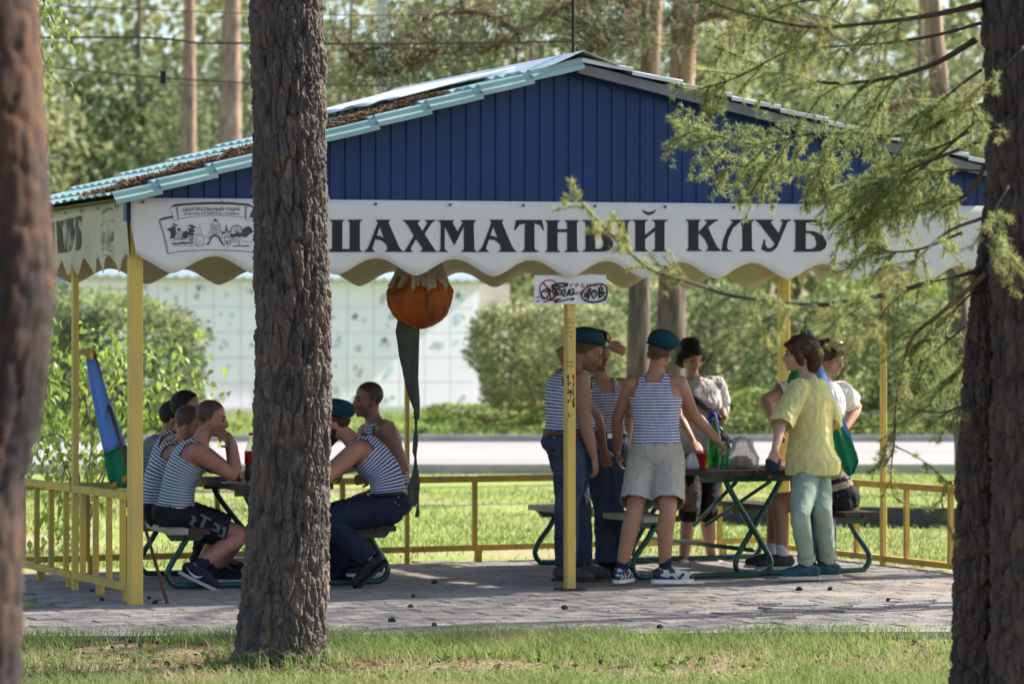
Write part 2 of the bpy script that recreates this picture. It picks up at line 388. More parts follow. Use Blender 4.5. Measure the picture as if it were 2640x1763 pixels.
# roof: stepped wavy metal tile, three sheets to a slope, with turned down verge
def slope(sgn, ulen, pitch):
    th = math.atan(pitch); Sdir = E * (sgn * math.cos(th)) - UP * math.sin(th); Nrm = E * (sgn * math.sin(th)) + UP * math.cos(th)
    Ls = ulen / math.cos(th); step = .378 / math.cos(math.atan(SL)); ns = int(math.ceil(Ls / step))
    V0, V1 = -.19, VB + .2; per = .185; edges = [V0, .95, 2.05, V1]
    def row_s():
        out = []
        for k in range(ns):
            a = k * step; b = min((k + 1) * step, Ls)
            for t in (0.0, .5, 1.0): out.append((a + (b - a) * t, .004 + .022 * t ** 1.3))
        return out
    rows = row_s()
    for si in range(3):
        a, b = edges[si], edges[si + 1] + (.05 if si < 2 else 0)
        ws = [(a + (b - a) * i / 48., None) for i in range(49)]
        pre = []
        if si == 0: pre = [(a - .034, -.080), (a - .034, -.050), (a - .028, -.044), (a - .014, -.040), (a - .010, -.034), (a - .010, -.008)] if sgn < 0 else [(a - .004, -.030), (a - .004, -.006)]
        vs = []; cols = pre + ws
        for (s, off) in rows:
            for (w, dn) in cols:
                o_ = off + (.020 * (.5 + .5 * math.cos(2 * math.pi * (w - V0) / per)) ** .8 if dn is None else dn + .018) + .003 * (2 - si)
                vs.append(pv(0, w, APEX) + Sdir * s + Nrm * o_)
        nc = len(cols); f = [(i * nc + j, i * nc + j + 1, (i + 1) * nc + j + 1, (i + 1) * nc + j) if sgn < 0 else (i * nc + j, (i + 1) * nc + j, (i + 1) * nc + j + 1, i * nc + j + 1) for i in range(len(rows) - 1) for j in range(nc - 1)]
        obj('roof_sheet', vs, f, M['teal' if sgn < 0 else 'zinc'], pav)  # right slope in pale metal: paints in its bright sunlit edge
    mb = MB(); c = pv(0, (V0 + V1) / 2, APEX) + Sdir * (Ls / 2 - .03) - Nrm * .008
    mb.box(c, Ls / 2 - .045, (V1 - V0) / 2 - .03, .002, (Sdir, D, Nrm)); mb.build('soffit', M['soffit'], pav)
    if sgn > 0:
        mb = MB(); mb.box(pv(0, V0 + .03, APEX) + Sdir * (Ls / 2) - Nrm * .045, Ls / 2, .012, .032, (Sdir, D, Nrm)); mb.build('fascia', M['soffit'], pav)
    return Sdir, Nrm, Ls
SdL, NL, LsL = slope(-1, 3.33, SL); SdR, NR, LsR = slope(1, 3.60, SR)
# ridge cap and a loose pale sheet on the left slope
vs = []; 
for w in np.linspace(-.23, VB + .25, 12):
    c = pv(0, w, APEX + .045)
    vs += [c + SdL * .26 - UP * .005 + NL * .0, c + SdL * .12 + UP * .012, c + UP * .03, c + SdR * .12 + UP * .012, c + SdR * .28 - UP * .008]
f = [(i * 5 + j, i * 5 + j + 1, (i + 1) * 5 + j + 1, (i + 1) * 5 + j) for i in range(11) for j in range(4)]
o = obj('ridge_cap', vs, f, M['zinc'], pav); s = o.modifiers.new('t', 'SOLIDIFY'); s.thickness = .004
vs = []; n1, n2 = 24, 10
for i in range(n1):
    for j in range(n2):
        w = .55 + (VB - .5) * i / (n1 - 1); s_ = .16 + .98 * j / (n2 - 1)
        vs.append(pv(0, w, APEX) + SdL * s_ + NL * (.062 + .012 * math.sin(i * 1.1) * (j / n2) + .03 * (j / n2)))
f = [(i * n2 + j, i * n2 + j + 1, (i + 1) * n2 + j + 1, (i + 1) * n2 + j) for i in range(n1 - 1) for j in range(n2 - 1)]
o = obj('cover_sheet', vs, f, material('white_sheet', (.74, .77, .80), .35, (.66, .70, .74), 2, spec=.5), pav, smooth=True); s = o.modifiers.new('t', 'SOLIDIFY'); s.thickness = .004
# needle litter on the left slope
def cards(points, size, rng, mat, name, parent=None, asp=.25, tint=None, base=None, flat=0.0, kind='stuff'):
    n = len(points); ln = size * rng.uniform(.6, 1.4, n); a = rng.normal(size=(n, 3)); a[:, 2] *= (1 - flat); a /= np.linalg.norm(a, axis=1)[:, None]
    b = rng.normal(size=(n, 3)); b[:, 2] *= (1 - flat); b -= a * (a * b).sum(1)[:, None]; b /= np.linalg.norm(b, axis=1)[:, None]
    A = a * (ln / 2)[:, None]; B = b * (ln * asp / 2)[:, None]
    V = np.stack([points - A, points + B, points + A, points - B], 1).reshape(-1, 3)
    F = np.arange(4 * n).reshape(n, 4)
    t = np.repeat(rng.uniform(0, 1, n) if tint is None else tint, 4)
    o = obj(name, V, F, mat, parent, attrs={'tint': t}, base=base)
    if kind: o['kind'] = kind
    return o
M['litter'] = material('brown_litter', (.15, .08, .045), .9, tint=[(.07, .04, .025), (.22, .12, .07), (.32, .20, .12)])
r = np.random.default_rng(3); n = 15000
s_ = r.uniform(.9, LsL - .06, n); w = -.02 + .95 * r.beta(1.3, 2.4, n) + .2 * np.sin(s_ * 2.3) * .3
st = .378 / math.cos(math.atan(SL)); fr = (s_ / st) % 1
pts = np.array(pv(0, 0, APEX)) + np.outer(w, np.array(D)) + np.outer(s_, np.array(SdL)) + np.outer(.030 + .020 * fr + r.uniform(0, .022, n), np.array(NL))
cards(pts, .055, r, M['litter'], 'needle_litter', pav, .16, flat=.6)
# railings
def railing(a, b, n, zt, zb, skip=()):
    """one bay of railing between two points on plan: two rails, balusters, little feet"""
    a = Vector(a); b = Vector(b); mat = M['yellow_worn']
    rr = bpy.data.objects.new('railing', None); ORG[rr] = ORG[pav]; link(rr, pav)
    MB().bar(a + UP * zt, b + UP * zt, .05, .05).build('top_rail', mat, rr)
    MB().bar(a + UP * zb, b + UP * zb, .045, .045).build('bottom_rail', mat, rr)
    for i in range(n):
        t = (i + .5) / n; p = a.lerp(b, t)
        MB().bar(p + UP * (zb + .024), p + UP * (zt - .026), .035, .035, E).build('baluster', mat, rr)
        if zb > .07 and i % 2 == 0:
            MB().bar(p + E * .03 + UP * 0, p + E * .03 + UP * (zb - .024), .04, .05, E).build('foot', mat, rr)
railing(pv(UL, .12, 0), pv(UL, 1.36, 0), 4, .70, .10); railing(pv(UL, 1.43, 0), pv(UL, 2.95, 0), 4, .70, .10)
railing(pv(UL + .05, VB, 0), pv(-.03, VB, 0), 3, .65, .11); railing(pv(.03, VB, 0), pv(UR - .05, VB, 0), 3, .65, .11)
railing(pv(UR, .1, 0), pv(UR, 1.37, 0), 2, .62, .05); railing(pv(UR, 1.43, 0), pv(UR, 2.95, 0), 2, .62, .05)
# ------------------------------------------------------------------ scalloped banners
def low_edge(s, s0, per, zl, amp):
    t = ((s - s0) / per) % 1.0
    return zl + amp * (.5 - .5 * math.cos(2 * math.pi * t)) ** .78
def banner(name, B, s0, s1, top, zl, amp, ph, per, label, wob=.006, seed=0, grom=None, sag=0):
    n = int((s1 - s0) / .035); m = 9; vs = []; rnd = np.random.default_rng(seed)
    ss = np.linspace(s0, s1, n)
    for i, s in enumerate(ss):
        zb = low_edge(s, ph, per, zl, amp)
        if s - s0 < .10: zb = max(zb, zl + .30 * (1 - (s - s0) / .10) ** 2)
        for j in range(m):
            t = j / (m - 1); h = zb + (top(s) - zb) * t
            w = wob * (math.sin(s * 9.3 + seed) * (1 - t) + .6 * math.sin(s * 23 + t * 4 + seed) * (1 - t * .6))
            vs.append(B(s, h, w - sag * math.sin(math.pi * t)))
    f = [(i * m + j, (i + 1) * m + j, (i + 1) * m + j + 1, i * m + j + 1) for i in range(n - 1) for j in range(m - 1)]
    base = B((s0 + s1) / 2, zl, 0)
    o = obj(name, vs, f, M['banner' if seed == 1 else 'cream'], smooth=True, base=base); tag(o, label, 'banner', 'scalloped banners round the pavilion')
    sd = o.modifiers.new('t', 'SOLIDIFY'); sd.thickness = .002; sd.offset = -1
    for s in (grom or []):
        mb = MB(); c = B(s, top(s) - .028, .012)
        k = 12; pts = []
        e1 = (B(s + .01, 2.4, 0) - B(s, 2.4, 0)).normalized()
        ring = [(math.cos(2 * math.pi * q / k), math.sin(2 * math.pi * q / k)) for q in range(k)]
        nrm = (B(s, 2.4, .01) - B(s, 2.4, 0)).normalized()
        mb.prism([(a * .011, b * .011) for a, b in ring], c, e1, UP, nrm, .006)
        mb.build('grommet', M['steel'], o)
    return o
VF = -.088
def BF(s, h, w): return pv(s, VF - w, h)
def BL(s, h, w): return pv(UL - .075 - w, VB + .05 - s, h)          # s runs from the rear corner to the front corner
def BR(s, h, w): return pv(UR + .075 + w, .0 + s, h)
def BB(s, h, w): return pv(s, VB + .09 + w, h)
topF = lambda s: 2.650 + .010 * (s + 3.1)
grom = [UL + .02 + .5425 * i for i in range(13)]
ban_f = banner('banner', BF, UL - .055, UR + .08, topF, 2.160, .115, -.043, .572, 'white vinyl banner with large black lettering across the pavilion front', .004, 1, grom)
ban_l = banner('banner', BL, 0, VB + .11, lambda s: 2.632, 2.165, .115, .2, .30, 'dirty cream banner hanging along the left pavilion side', .016, 2, [.1 + .4 * i for i in range(8)])
ban_b = banner('banner', BB, UL - .05, UR + .08, lambda s: 2.66, 2.155, .115, .21, .572, 'back of the tan banner hanging along the rear side', .008, 3)
ban_r = banner('banner', BR, 0, VB + .09, lambda s: 2.70, 2.19, .115, .12, .30, 'inside of the tan banner along the right pavilion side', .010, 4)

# --- lettering: outlines drawn as flat pieces lying on the banner
_off = [0.0]
def px_to_front(x, y):
    d = Vector(((x - CX) / FPX, 1.0, (HY - y) / FPX)); n = D
    t = (pv(0, VF, 0) - Vector((0, 0, CH))).dot(n) / d.dot(n)
    p = Vector((0, 0, CH)) + d * t; q = p - M0
    return q.dot(E), p.z
def flat(mb, poly, put):
    """tessellated flat polygon; put maps a 2D point and a lift to the world"""
    _off[0] = (_off[0] + .00025) % .0025
    tri = geometry.tessellate_polygon([[Vector((p[0], -p[1], 0)) for p in poly]])
    mb.add([put(p, .0062 + _off[0]) for p in poly], [tuple(t) for t in tri])
def strip(mb, a, b, put):
    for i in range(len(a) - 1): flat(mb, [a[i], a[i + 1], b[i + 1], b[i]], put)
def line(mb, pts, w, put, closed=False):
    pts = [Vector((p[0], p[1])) for p in pts]
    if closed: pts = pts + [pts[0]]
    L_, R_ = [], []
    for i, p in enumerate(pts):
        a = pts[max(i - 1, 0)]; b = pts[min(i + 1, len(pts) - 1)]
        if closed and i in (0, len(pts) - 1): a = pts[-2]; b = pts[1]
        d = (b - a); d = d.normalized() if d.length > 1e-9 else Vector((1, 0)); nn = Vector((-d.y, d.x)) * (w / 2)
        L_.append(tuple(p + nn)); R_.append(tuple(p - nn))
    strip(mb, L_, R_, put)
def stem(x0, x1, yt, yb, s=22, tl=None, tr=None, bl=None, br=None):
    tl = x0 - s if tl is None else tl; tr = x1 + s if tr is None else tr; bl = x0 - s if bl is None else bl; br = x1 + s if br is None else br
    return [(tl, yt), (tr, yt), (tr, yt + 8), (x1 + 5, yt + 15), (x1, yt + 30), (x1, yb - 30), (x1 + 5, yb - 15), (br, yb - 8), (br, yb),
            (bl, yb), (bl, yb - 8), (x0 - 5, yb - 15), (x0, yb - 30), (x0, yt + 30), (x0 - 5, yt + 15), (tl, yt + 8)]
def shift(poly, dx): return [(x + dx, y) for x, y in poly]
LA = [[(515, 230), (640, 230), (640, 238), (624, 252), (718, 470), (745, 505), (770, 517), (592, 517), (592, 511), (610, 500), (615, 482), (600, 440), (583, 390), (548, 292), (534, 268), (530, 250), (515, 238)],
      [(531, 254), (548, 292), (486, 470), (485, 495), (505, 510), (505, 517), (410, 517), (410, 511), (435, 495), (455, 460)],
      [(520, 372), (545, 374), (583, 392), (606, 450), (560, 412), (508, 405)]]
W1 = [('Ш', [stem(-30, 60, 230, 517), stem(125, 215, 230, 517), stem(282, 372, 230, 517), [(60, 490), (125, 490), (125, 517), (60, 517)], [(215, 490), (282, 490), (282, 517), (215, 517)]]),
      ('А', LA),
      ('Х', [[(752, 232), (908, 232), (908, 240), (890, 252), (885, 265), (1020, 470), (1045, 505), (1065, 512), (1065, 518), (908, 518), (908, 511), (925, 500), (925, 480), (868, 400), (800, 285), (775, 250), (752, 240)],
             [(948, 232), (1045, 232), (1045, 240), (1015, 255), (946, 357), (929, 330), (970, 262), (968, 248), (948, 240)],
             [(852, 370), (869, 402), (825, 480), (825, 500), (840, 510), (840, 518), (748, 518), (768, 508), (792, 475)]]),
      ('М', [[(1065, 233), (1210, 233), (1210, 241), (1195, 252), (1238, 335), (1212, 460), (1128, 290), (1128, 480), (1135, 500), (1158, 511), (1158, 518), (1072, 518), (1072, 511), (1090, 498), (1092, 470), (1092, 265), (1085, 248), (1065, 241)],
             [(1238, 336), (1288, 256), (1268, 241), (1268, 233), (1405, 233), (1405, 241), (1390, 252), (1385, 280), (1390, 480), (1395, 500), (1412, 511), (1412, 518), (1275, 518), (1275, 511), (1293, 500), (1297, 470), (1297, 290), (1213, 460)]]),
      ('А', [shift(p, 1010) for p in LA]),
      ('Т', [[(1762, 232), (1995, 232), (2012, 325), (2003, 325), (1980, 282), (1925, 262), (1925, 480), (1935, 500), (1965, 511), (1965, 518), (1808, 518), (1808, 511), (1835, 500), (1840, 480), (1840, 262), (1790, 276), (1755, 325), (1745, 322)]]),
      ('Н', [stem(2042, 2130, 235, 518), stem(2215, 2302, 235, 518), [(2130, 315), (2215, 315), (2215, 341), (2130, 341)]])]
W2 = [('Ы', [stem(283, 362, 150, 410, 28, br=375), None, stem(550, 628, 150, 410, 28, bl=535, br=642)]),
      ('Й', [stem(690, 770, 148, 409, 24), stem(852, 928, 148, 409, 26), [(770, 275), (852, 208), (852, 240), (770, 307)], None]),
      ('К', [stem(1125, 1207, 147, 404, 20, br=1238), [(1207, 248), (1275, 178), (1272, 162), (1255, 155), (1255, 147), (1368, 147), (1368, 155), (1340, 166), (1284, 211), (1210, 268)],
             [(1226, 254), (1285, 211), (1320, 290), (1360, 370), (1390, 398), (1390, 405), (1268, 405), (1268, 398), (1285, 390), (1285, 365), (1260, 310), (1216, 263)]]),
      ('Л', [[(1580, 147), (1662, 147), (1662, 155), (1645, 165), (1642, 185), (1642, 375), (1648, 392), (1668, 399), (1668, 407), (1543, 407), (1543, 399), (1560, 392), (1566, 375), (1563, 200), (1552, 175), (1580, 168)], None,
             [(1395, 407), (1441, 372), (1450, 392), (1480, 400), (1480, 407)]]),
      ('У', [[(1672, 147), (1815, 147), (1815, 155), (1800, 162), (1800, 175), (1865, 262), (1830, 345), (1700, 175), (1672, 155)],
             [(1878, 147), (1965, 147), (1965, 155), (1935, 170), (1850, 370), (1815, 405), (1775, 412), (1735, 400), (1720, 388), (1745, 305), (1752, 308), (1752, 345), (1765, 375), (1790, 382), (1815, 368), (1831, 344), (1890, 190), (1895, 165), (1878, 155)]]),
      ('Б', [stem(2002, 2085, 148, 410, 18, tr=2100, br=2095), [(2085, 148), (2210, 148), (2228, 235), (2220, 238), (2195, 192), (2150, 174), (2085, 172)], None])]
STR = {'Ы': ([(362, 240), (420, 245), (475, 275), (512, 330), (505, 375), (470, 402), (420, 410), (362, 410)], [(362, 262), (385, 265), (410, 290), (428, 330), (425, 362), (410, 382), (390, 386), (362, 386)]),
       'Й': ([(742, 68), (765, 95), (800, 112), (840, 98), (862, 66)], [(750, 66), (772, 80), (802, 88), (833, 80), (854, 66)]),
       'Л': ([(1462, 147), (1488, 168), (1445, 225), (1412, 310), (1395, 406)], [(1582, 147), (1545, 170), (1490, 215), (1452, 300), (1441, 373)]),
       'Б': ([(2085, 238), (2150, 242), (2220, 270), (2257, 335), (2245, 380), (2205, 405), (2150, 410), (2085, 410)], [(2085, 258), (2120, 262), (2155, 285), (2172, 335), (2165, 368), (2145, 384), (2120, 387), (2085, 387)])}
def letters(conv, parent, mat):
    for words, ox, oy, z in ((W1, 820, 500, 3.453), (W2, 1420, 520, 3.173)):
        for ch, polys in words:
            mb = MB(); put = lambda p, lift: conv(ox + p[0] / z, oy + p[1] / z, lift)
            for q in polys:
                if q is None: strip(mb, STR[ch][0], STR[ch][1], put)
                else: flat(mb, q, put)
            mb.build('letter', mat, parent)
def conv_front(x, y, lift):
    u, h = px_to_front(x, y); zb = low_edge(u, -.043, .572, 2.160, .115); t = (h - zb) / (topF(u) - zb); w = .004 * (math.sin(u * 9.3 + 1) * (1 - t) + .6 * math.sin(u * 23 + t * 4 + 1) * (1 - t * .6)); return BF(u, h, lift * .45 + w + .0006)
letters(conv_front, ban_f, M['ink'])
# the same words on the left banner: u along the front -> s along the side
def wobL(s, h):
    zb = low_edge(s, .2, .30, 2.165, .115); t = (h - zb) / (2.632 - zb)
    return .016 * (math.sin(s * 9.3 + 2) * (1 - t) + .6 * math.sin(s * 23 + t * 4 + 2) * (1 - t * .6))
def conv_left(x, y, lift):
    u, h = px_to_front(x, y); s = 2.15 + (u - 2.06) * .553
    return BL(s, h - .02, lift + .003 + wobL(s, h - .02))
letters(conv_left, ban_l, material('faded_ink', (.055, .055, .045), .6))
# --- park emblem on the front banner (drawn in the photo's own proportions)
def emblem(conv, parent, ink, cr=(300, 480, 3.913)):
    put = lambda p, lift: conv(cr[0] + p[0] / cr[2], cr[1] + p[1] / cr[2], lift); mb = MB()
    line(mb, [(430, 350), (470, 470), (500, 590), (518, 682)], 7, put); line(mb, [(445, 355), (482, 470), (512, 590), (528, 668)], 3, put)
    line(mb, [(518, 682), (620, 662), (760, 650), (940, 644), (1120, 648), (1280, 656), (1412, 670)], 6, put); line(mb, [(1412, 670), (1430, 560), (1445, 430), (1462, 320)], 6, put)
    strip(mb, [(438, 330), (500, 312), (572, 300)], [(432, 352), (500, 334), (572, 320)], put); strip(mb, [(1352, 296), (1420, 304), (1470, 315)], [(1352, 318), (1420, 324), (1470, 336)], put)
    strip(mb, [(550, 208), (585, 183), (700, 172), (920, 160), (1150, 163), (1330, 178), (1388, 205)], [(556, 214), (610, 205), (700, 194), (920, 183), (1150, 186), (1320, 198), (1372, 214)], put)
    line(mb, [(550, 210), (540, 235), (560, 275), (572, 330), (590, 350), (625, 340), (612, 270), (600, 205)], 4, put); line(mb, [(1388, 205), (1372, 250), (1352, 300), (1340, 345), (1300, 335), (1300, 280), (1318, 200)], 4, put)
    for k in range(4):
        line(mb, [(608 + 4 * k, 215), (620 + 3 * k, 330)], 1.6, put); line(mb, [(1292 + 5 * k, 205), (1300 + 4 * k, 325)], 1.6, put)
    line(mb, [(625, 332), (760, 308), (920, 298), (1100, 298), (1300, 318)], 4, put)
    rr = random.Random(4)
    def blob(cx, cy, rx, ry, n=16, rough=.3): flat(mb, [(cx + rx * (1 + rr.uniform(-rough, rough)) * math.cos(2 * math.pi * i / n), cy + ry * (1 + rr.uniform(-rough, rough)) * math.sin(2 * math.pi * i / n)) for i in range(n)], put)
    flat(mb, [(505, 435), (530, 425), (560, 418), (585, 430), (600, 450), (598, 500), (580, 528), (538, 528), (552, 505), (548, 460)], put)
    for k in range(5): blob(590 + rr.uniform(-18, 20), 385 + 12 * k, 16, 7)
    line(mb, [(592, 380), (588, 550)], 4, put); blob(632, 438, 20, 14); blob(700, 480, 35, 24); blob(690, 510, 28, 20)
    line(mb, [(605, 478), (608, 462), (640, 448), (672, 462), (676, 478), (605, 478)], 4, put); line(mb, [(600, 530), (676, 530)], 6, put)
    for k in range(5): line(mb, [(612 + 15 * k, 480), (612 + 15 * k, 528)], 3, put)
    line(mb, [(545, 548), (735, 540)], 3, put); blob(600, 580, 48, 9, 14); blob(685, 574, 48, 10, 14); line(mb, [(590, 602), (780, 605)], 3, put)
    for k in range(6): blob(758 + rr.uniform(-28, 28), 400 + 17 * k, 30, 9)
    for k, x in enumerate((738, 752, 766)): line(mb, [(x, 430), (x + 2, 590)], 6, put)
    line(mb, [(780, 490), (790, 605)], 3, put); line(mb, [(805, 605), (808, 505), (875, 505), (876, 605), (805, 605)], 4, put); line(mb, [(800, 495), (880, 490)], 5, put)
    line(mb, [(822, 480), (825, 430), (838, 405), (852, 430), (858, 480)], 4, put); line(mb, [(838, 405), (838, 385)], 3, put); line(mb, [(815, 600), (840, 545), (862, 600)], 4, put)
    line(mb, [(875, 530), (905, 512), (935, 520)], 4, put); line(mb, [(930, 545), (955, 380), (975, 375), (1000, 340), (1020, 375), (1042, 385), (1070, 540)], 4, put)
    blob(998, 345, 14, 12); line(mb, [(970, 350), (1030, 350)], 5, put)
    for k in range(7): line(mb, [(966 + 11 * k, 385), (958 + 13 * k, 490)], 3, put)
    strip(mb, [(890, 590), (935, 560), (950, 505), (1000, 485), (1040, 510), (1065, 560), (1085, 600)], [(935, 590), (945, 560), (965, 520), (1000, 503), (1025, 520), (1045, 555), (1065, 590)], put)
    flat(mb, [(1108, 382), (1120, 455), (1096, 455)], put); line(mb, [(1098, 460), (1098, 505), (1124, 505), (1124, 460)], 4, put); line(mb, [(1080, 515), (1145, 515)], 5, put); line(mb, [(1088, 515), (1090, 610), (1130, 610), (1138, 515)], 4, put); flat(mb, [(1106, 545), (1118, 545), (1118, 590), (1106, 590)], put)
    blob(1078, 470, 16, 14); blob(1132, 462, 14, 12); blob(1175, 500, 34, 20); blob(1235, 490, 40, 26); blob(1320, 455, 58, 40, 22); blob(1290, 490, 45, 26)
    line(mb, [(1212 + 60 * math.cos(math.pi * i / 10), 458 - 60 * math.sin(math.pi * i / 10)) for i in range(-1, 12)], 3, put)
    for i in range(0, 11): blob(1212 + 65 * math.cos(math.pi * i / 10), 460 - 66 * math.sin(math.pi * i / 10), 6, 6, 8, .05); line(mb, [(1212, 458), (1212 + 60 * math.cos(math.pi * i / 10), 458 - 60 * math.sin(math.pi * i / 10))], 1.6, put)
    line(mb, [(1142, 600), (1142, 570), (1160, 532), (1225, 532), (1240, 570), (1240, 600)], 4, put)
    for k in range(6): line(mb, [(1158 + 12 * k, 536), (1152 + 14 * k, 575)], 3, put)
    line(mb, [(1240, 590), (1250, 515), (1275, 555), (1370, 566)], 4, put); flat(mb, [(1175, 600), (1345, 598), (1345, 608), (1175, 610)], put)
    mb.build('emblem', ink, parent)
emblem(conv_front, ban_f, M['ink_grey'])
def conv_left_e(x, y, lift):
    u, h = px_to_front(x, y); s = min(2.58 + (u + 2.95) * .38, VB + .06)
    return BL(s, h - .03, lift + .002 + wobL(s, h - .03))
emblem(conv_left_e, ban_l, material('faded_grey', (.16, .155, .14), .6))
# --- small print set with the built-in typeface
def text_mesh(txt, put, parent, mat, name, width, bold=0):
    cu = bpy.data.curves.new('t', 'FONT'); cu.body = txt; cu.size = 1; cu.offset = bold; cu.fill_mode = 'FRONT'
    to = bpy.data.objects.new('t', cu); COL.objects.link(to); dg = bpy.context.evaluated_depsgraph_get()
    me = bpy.data.meshes.new_from_object(to.evaluated_get(dg)); bpy.data.objects.remove(to)
    co = [v.co.copy() for v in me.vertices]
    if not co: return
    x0 = min(c.x for c in co); x1 = max(c.x for c in co); y0 = min(c.y for c in co); y1 = max(c.y for c in co)
    vs = [put(((c.x - x0) / (x1 - x0), (c.y - y0) / (y1 - y0)), 0) for c in co]
    obj(name, vs, [tuple(p.vertices) for p in me.polygons], mat, parent); bpy.data.meshes.remove(me)
def tx_front(x0, x1, yb, yt, arc=0):
    def put(p, l):
        x = x0 + (x1 - x0) * p[0]; y = yb + (yt - yb) * p[1] + arc * (2 * p[0] - 1) ** 2
        return conv_front(300 + x / 3.913, 480 + y / 3.913, .009)
    return put
text_mesh('ЦЕНТРАЛЬНЫЙ ПАРК', tx_front(668, 1250, 258, 205, 4), ban_f, M['ink_grey'], 'lettering', 1, .01)
text_mesh('КУЛЬТУРЫ И ОТДЫХА им. ГАГАРИНА', tx_front(680, 1243, 288, 262, 10), ban_f, M['ink_grey'], 'lettering', 1, .015)
# ------------------------------------------------------------------ no smoking board on the middle post
SG = thing('warning_sign', 'white no smoking board with red print and black scribbles on the middle post', 'sign', pv(0, -.04, 1.94))
def conv_sign(x, y, lift):
    d = Vector(((x - CX) / FPX, 1.0, (HY - y) / FPX)); t = (pv(0, -.052, 0) - Vector((0, 0, CH))).dot(D) / d.dot(D)
    p = Vector((0, 0, CH)) + d * t; return p - D * lift
sq = [(295, 235), (1748, 225), (1758, 805), (300, 825)]
cs = lambda p, l: conv_sign(1340 + p[0] / 7.838, 680 + p[1] / 7.838, l)
vs = [cs(p, 0) for p in sq] + [cs(p, -.006) for p in sq]
obj('board', vs, [(3, 2, 1, 0), (4, 5, 6, 7), (0, 1, 5, 4), (1, 2, 6, 5), (2, 3, 7, 6), (3, 0, 4, 7)], M['signwhite'], SG)
mb = MB(); ptS = lambda p, l: cs(p, l - .004)
line(mb, [(595 + 195 * math.cos(i * math.pi / 16), 520 + 190 * math.sin(i * math.pi / 16)) for i in range(32)], 26, ptS, True)
line(mb, [(465, 385), (735, 655)], 34, ptS); mb.build('prohibition_ring', M['signred'], SG)
def tx_sign(x0, x1, yb, yt): return lambda p, l: cs((x0 + (x1 - x0) * p[0], yb + (yt - yb) * p[1]), .005)
text_mesh('К У Р Е Н И Е', tx_sign(880, 1680, 475, 395), SG, M['signred'], 'lettering', 1, .02)
text_mesh('ЗАПРЕЩЕНО', tx_sign(880, 1660, 640, 560), SG, M['signred'], 'lettering', 1, .02)
mb = MB(); ptM = lambda p, l: cs(p, l + .002)
def scr(pts, w=24): line(mb, [tuple(q)[:2] for q in smooth_path([Vector((a, b, 0)) for a, b in pts], 5)], w, ptM)
scr([(600, 510), (500, 520), (425, 600), (440, 690), (520, 700), (575, 620), (590, 530), (540, 560), (480, 570)], 30); scr([(590, 500), (615, 720)], 26); scr([(640, 560), (690, 490), (700, 600), (660, 690)], 30)
scr([(640, 470), (660, 430), (800, 400), (940, 405), (950, 430), (860, 465), (700, 450), (640, 480), (720, 500)], 34); scr([(740, 650), (730, 520), (800, 510), (840, 590), (760, 630), (740, 560)], 28)
scr([(840, 640), (850, 560), (905, 510), (890, 600), (860, 650), (940, 640), (990, 510), (960, 640)], 26); scr([(1000, 640), (1010, 540), (1080, 510), (1060, 600), (1010, 640), (1100, 600)], 26)
mb.build('scribble', M['marker'], SG); mb = MB()
scr([(460, 775), (620, 735), (780, 715), (830, 700), (760, 730), (690, 785), (860, 745), (1080, 700), (1030, 745)], 26); scr([(330, 690), (390, 668)], 22); scr([(328, 762), (385, 740)], 22)
mb.build('scribble', M['marker'], SG); mb = MB()
scr([(1650, 410), (1500, 420), (1340, 480), (1245, 590), (1240, 670), (1330, 745), (1480, 775), (1640, 750), (1740, 660), (1740, 470), (1640, 405)], 30); scr([(1350, 560), (1370, 720), (1400, 560), (1420, 540), (1360, 530), (1440, 500)], 30)
scr([(1480, 520), (1440, 600), (1480, 700), (1540, 620), (1520, 540), (1470, 560)], 30); scr([(1590, 480), (1600, 700), (1600, 500), (1670, 510), (1610, 590), (1700, 580), (1620, 680)], 34); scr([(1300, 680), (1310, 610), (1330, 700)], 22); scr([(1700, 650), (1730, 750)], 24); scr([(1300, 740), (1480, 780), (1700, 730)], 36)
mb.build('scribble', M['marker'], SG)
# pen notes and worn black patch on the middle post
mb = MB(); 
def conv_post(p, lift):
    x, y = p
    d = Vector(((x - CX) / FPX, 1.0, (HY - y) / FPX)); t = (pv(0, -.033, 0) - Vector((0, 0, CH))).dot(D) / d.dot(D)
    return Vector((0, 0, CH)) + d * t - D * (lift - .005)
rp = random.Random(12)
for yy, x0, x1 in ((824, 1458, 1474), (831, 1457, 1479), (838, 1461, 1466), (845, 1459, 1473), (857, 1459, 1480), (867, 1468, 1475), (934, 1459, 1481), (944, 1462, 1480)):
    line(mb, [(x0 + (x1 - x0) * i / 14, yy + rp.uniform(-2, 2)) for i in range(15)], 1.1, conv_post)
for k in range(40):
    x = rp.choice((1464, 1466, 1477, 1479, 1471)) + rp.uniform(-1.5, 1.5); y = rp.uniform(968, 1048); flat(mb, [(x + rp.uniform(.6, 2.4) * math.cos(a), y + rp.uniform(2, 6) * math.sin(a)) for a in np.linspace(0, 5.5, 7)], conv_post)
for k in range(8):
    x = rp.uniform(1463, 1480); y = rp.uniform(1050, 1085); flat(mb, [(x + 1.5 * math.cos(a), y + rp.uniform(1, 3) * math.sin(a)) for a in np.linspace(0, 5.2, 6)], conv_post)
o = mb.build('pen_marks', M['marker'], pav); o['kind'] = 'stuff'
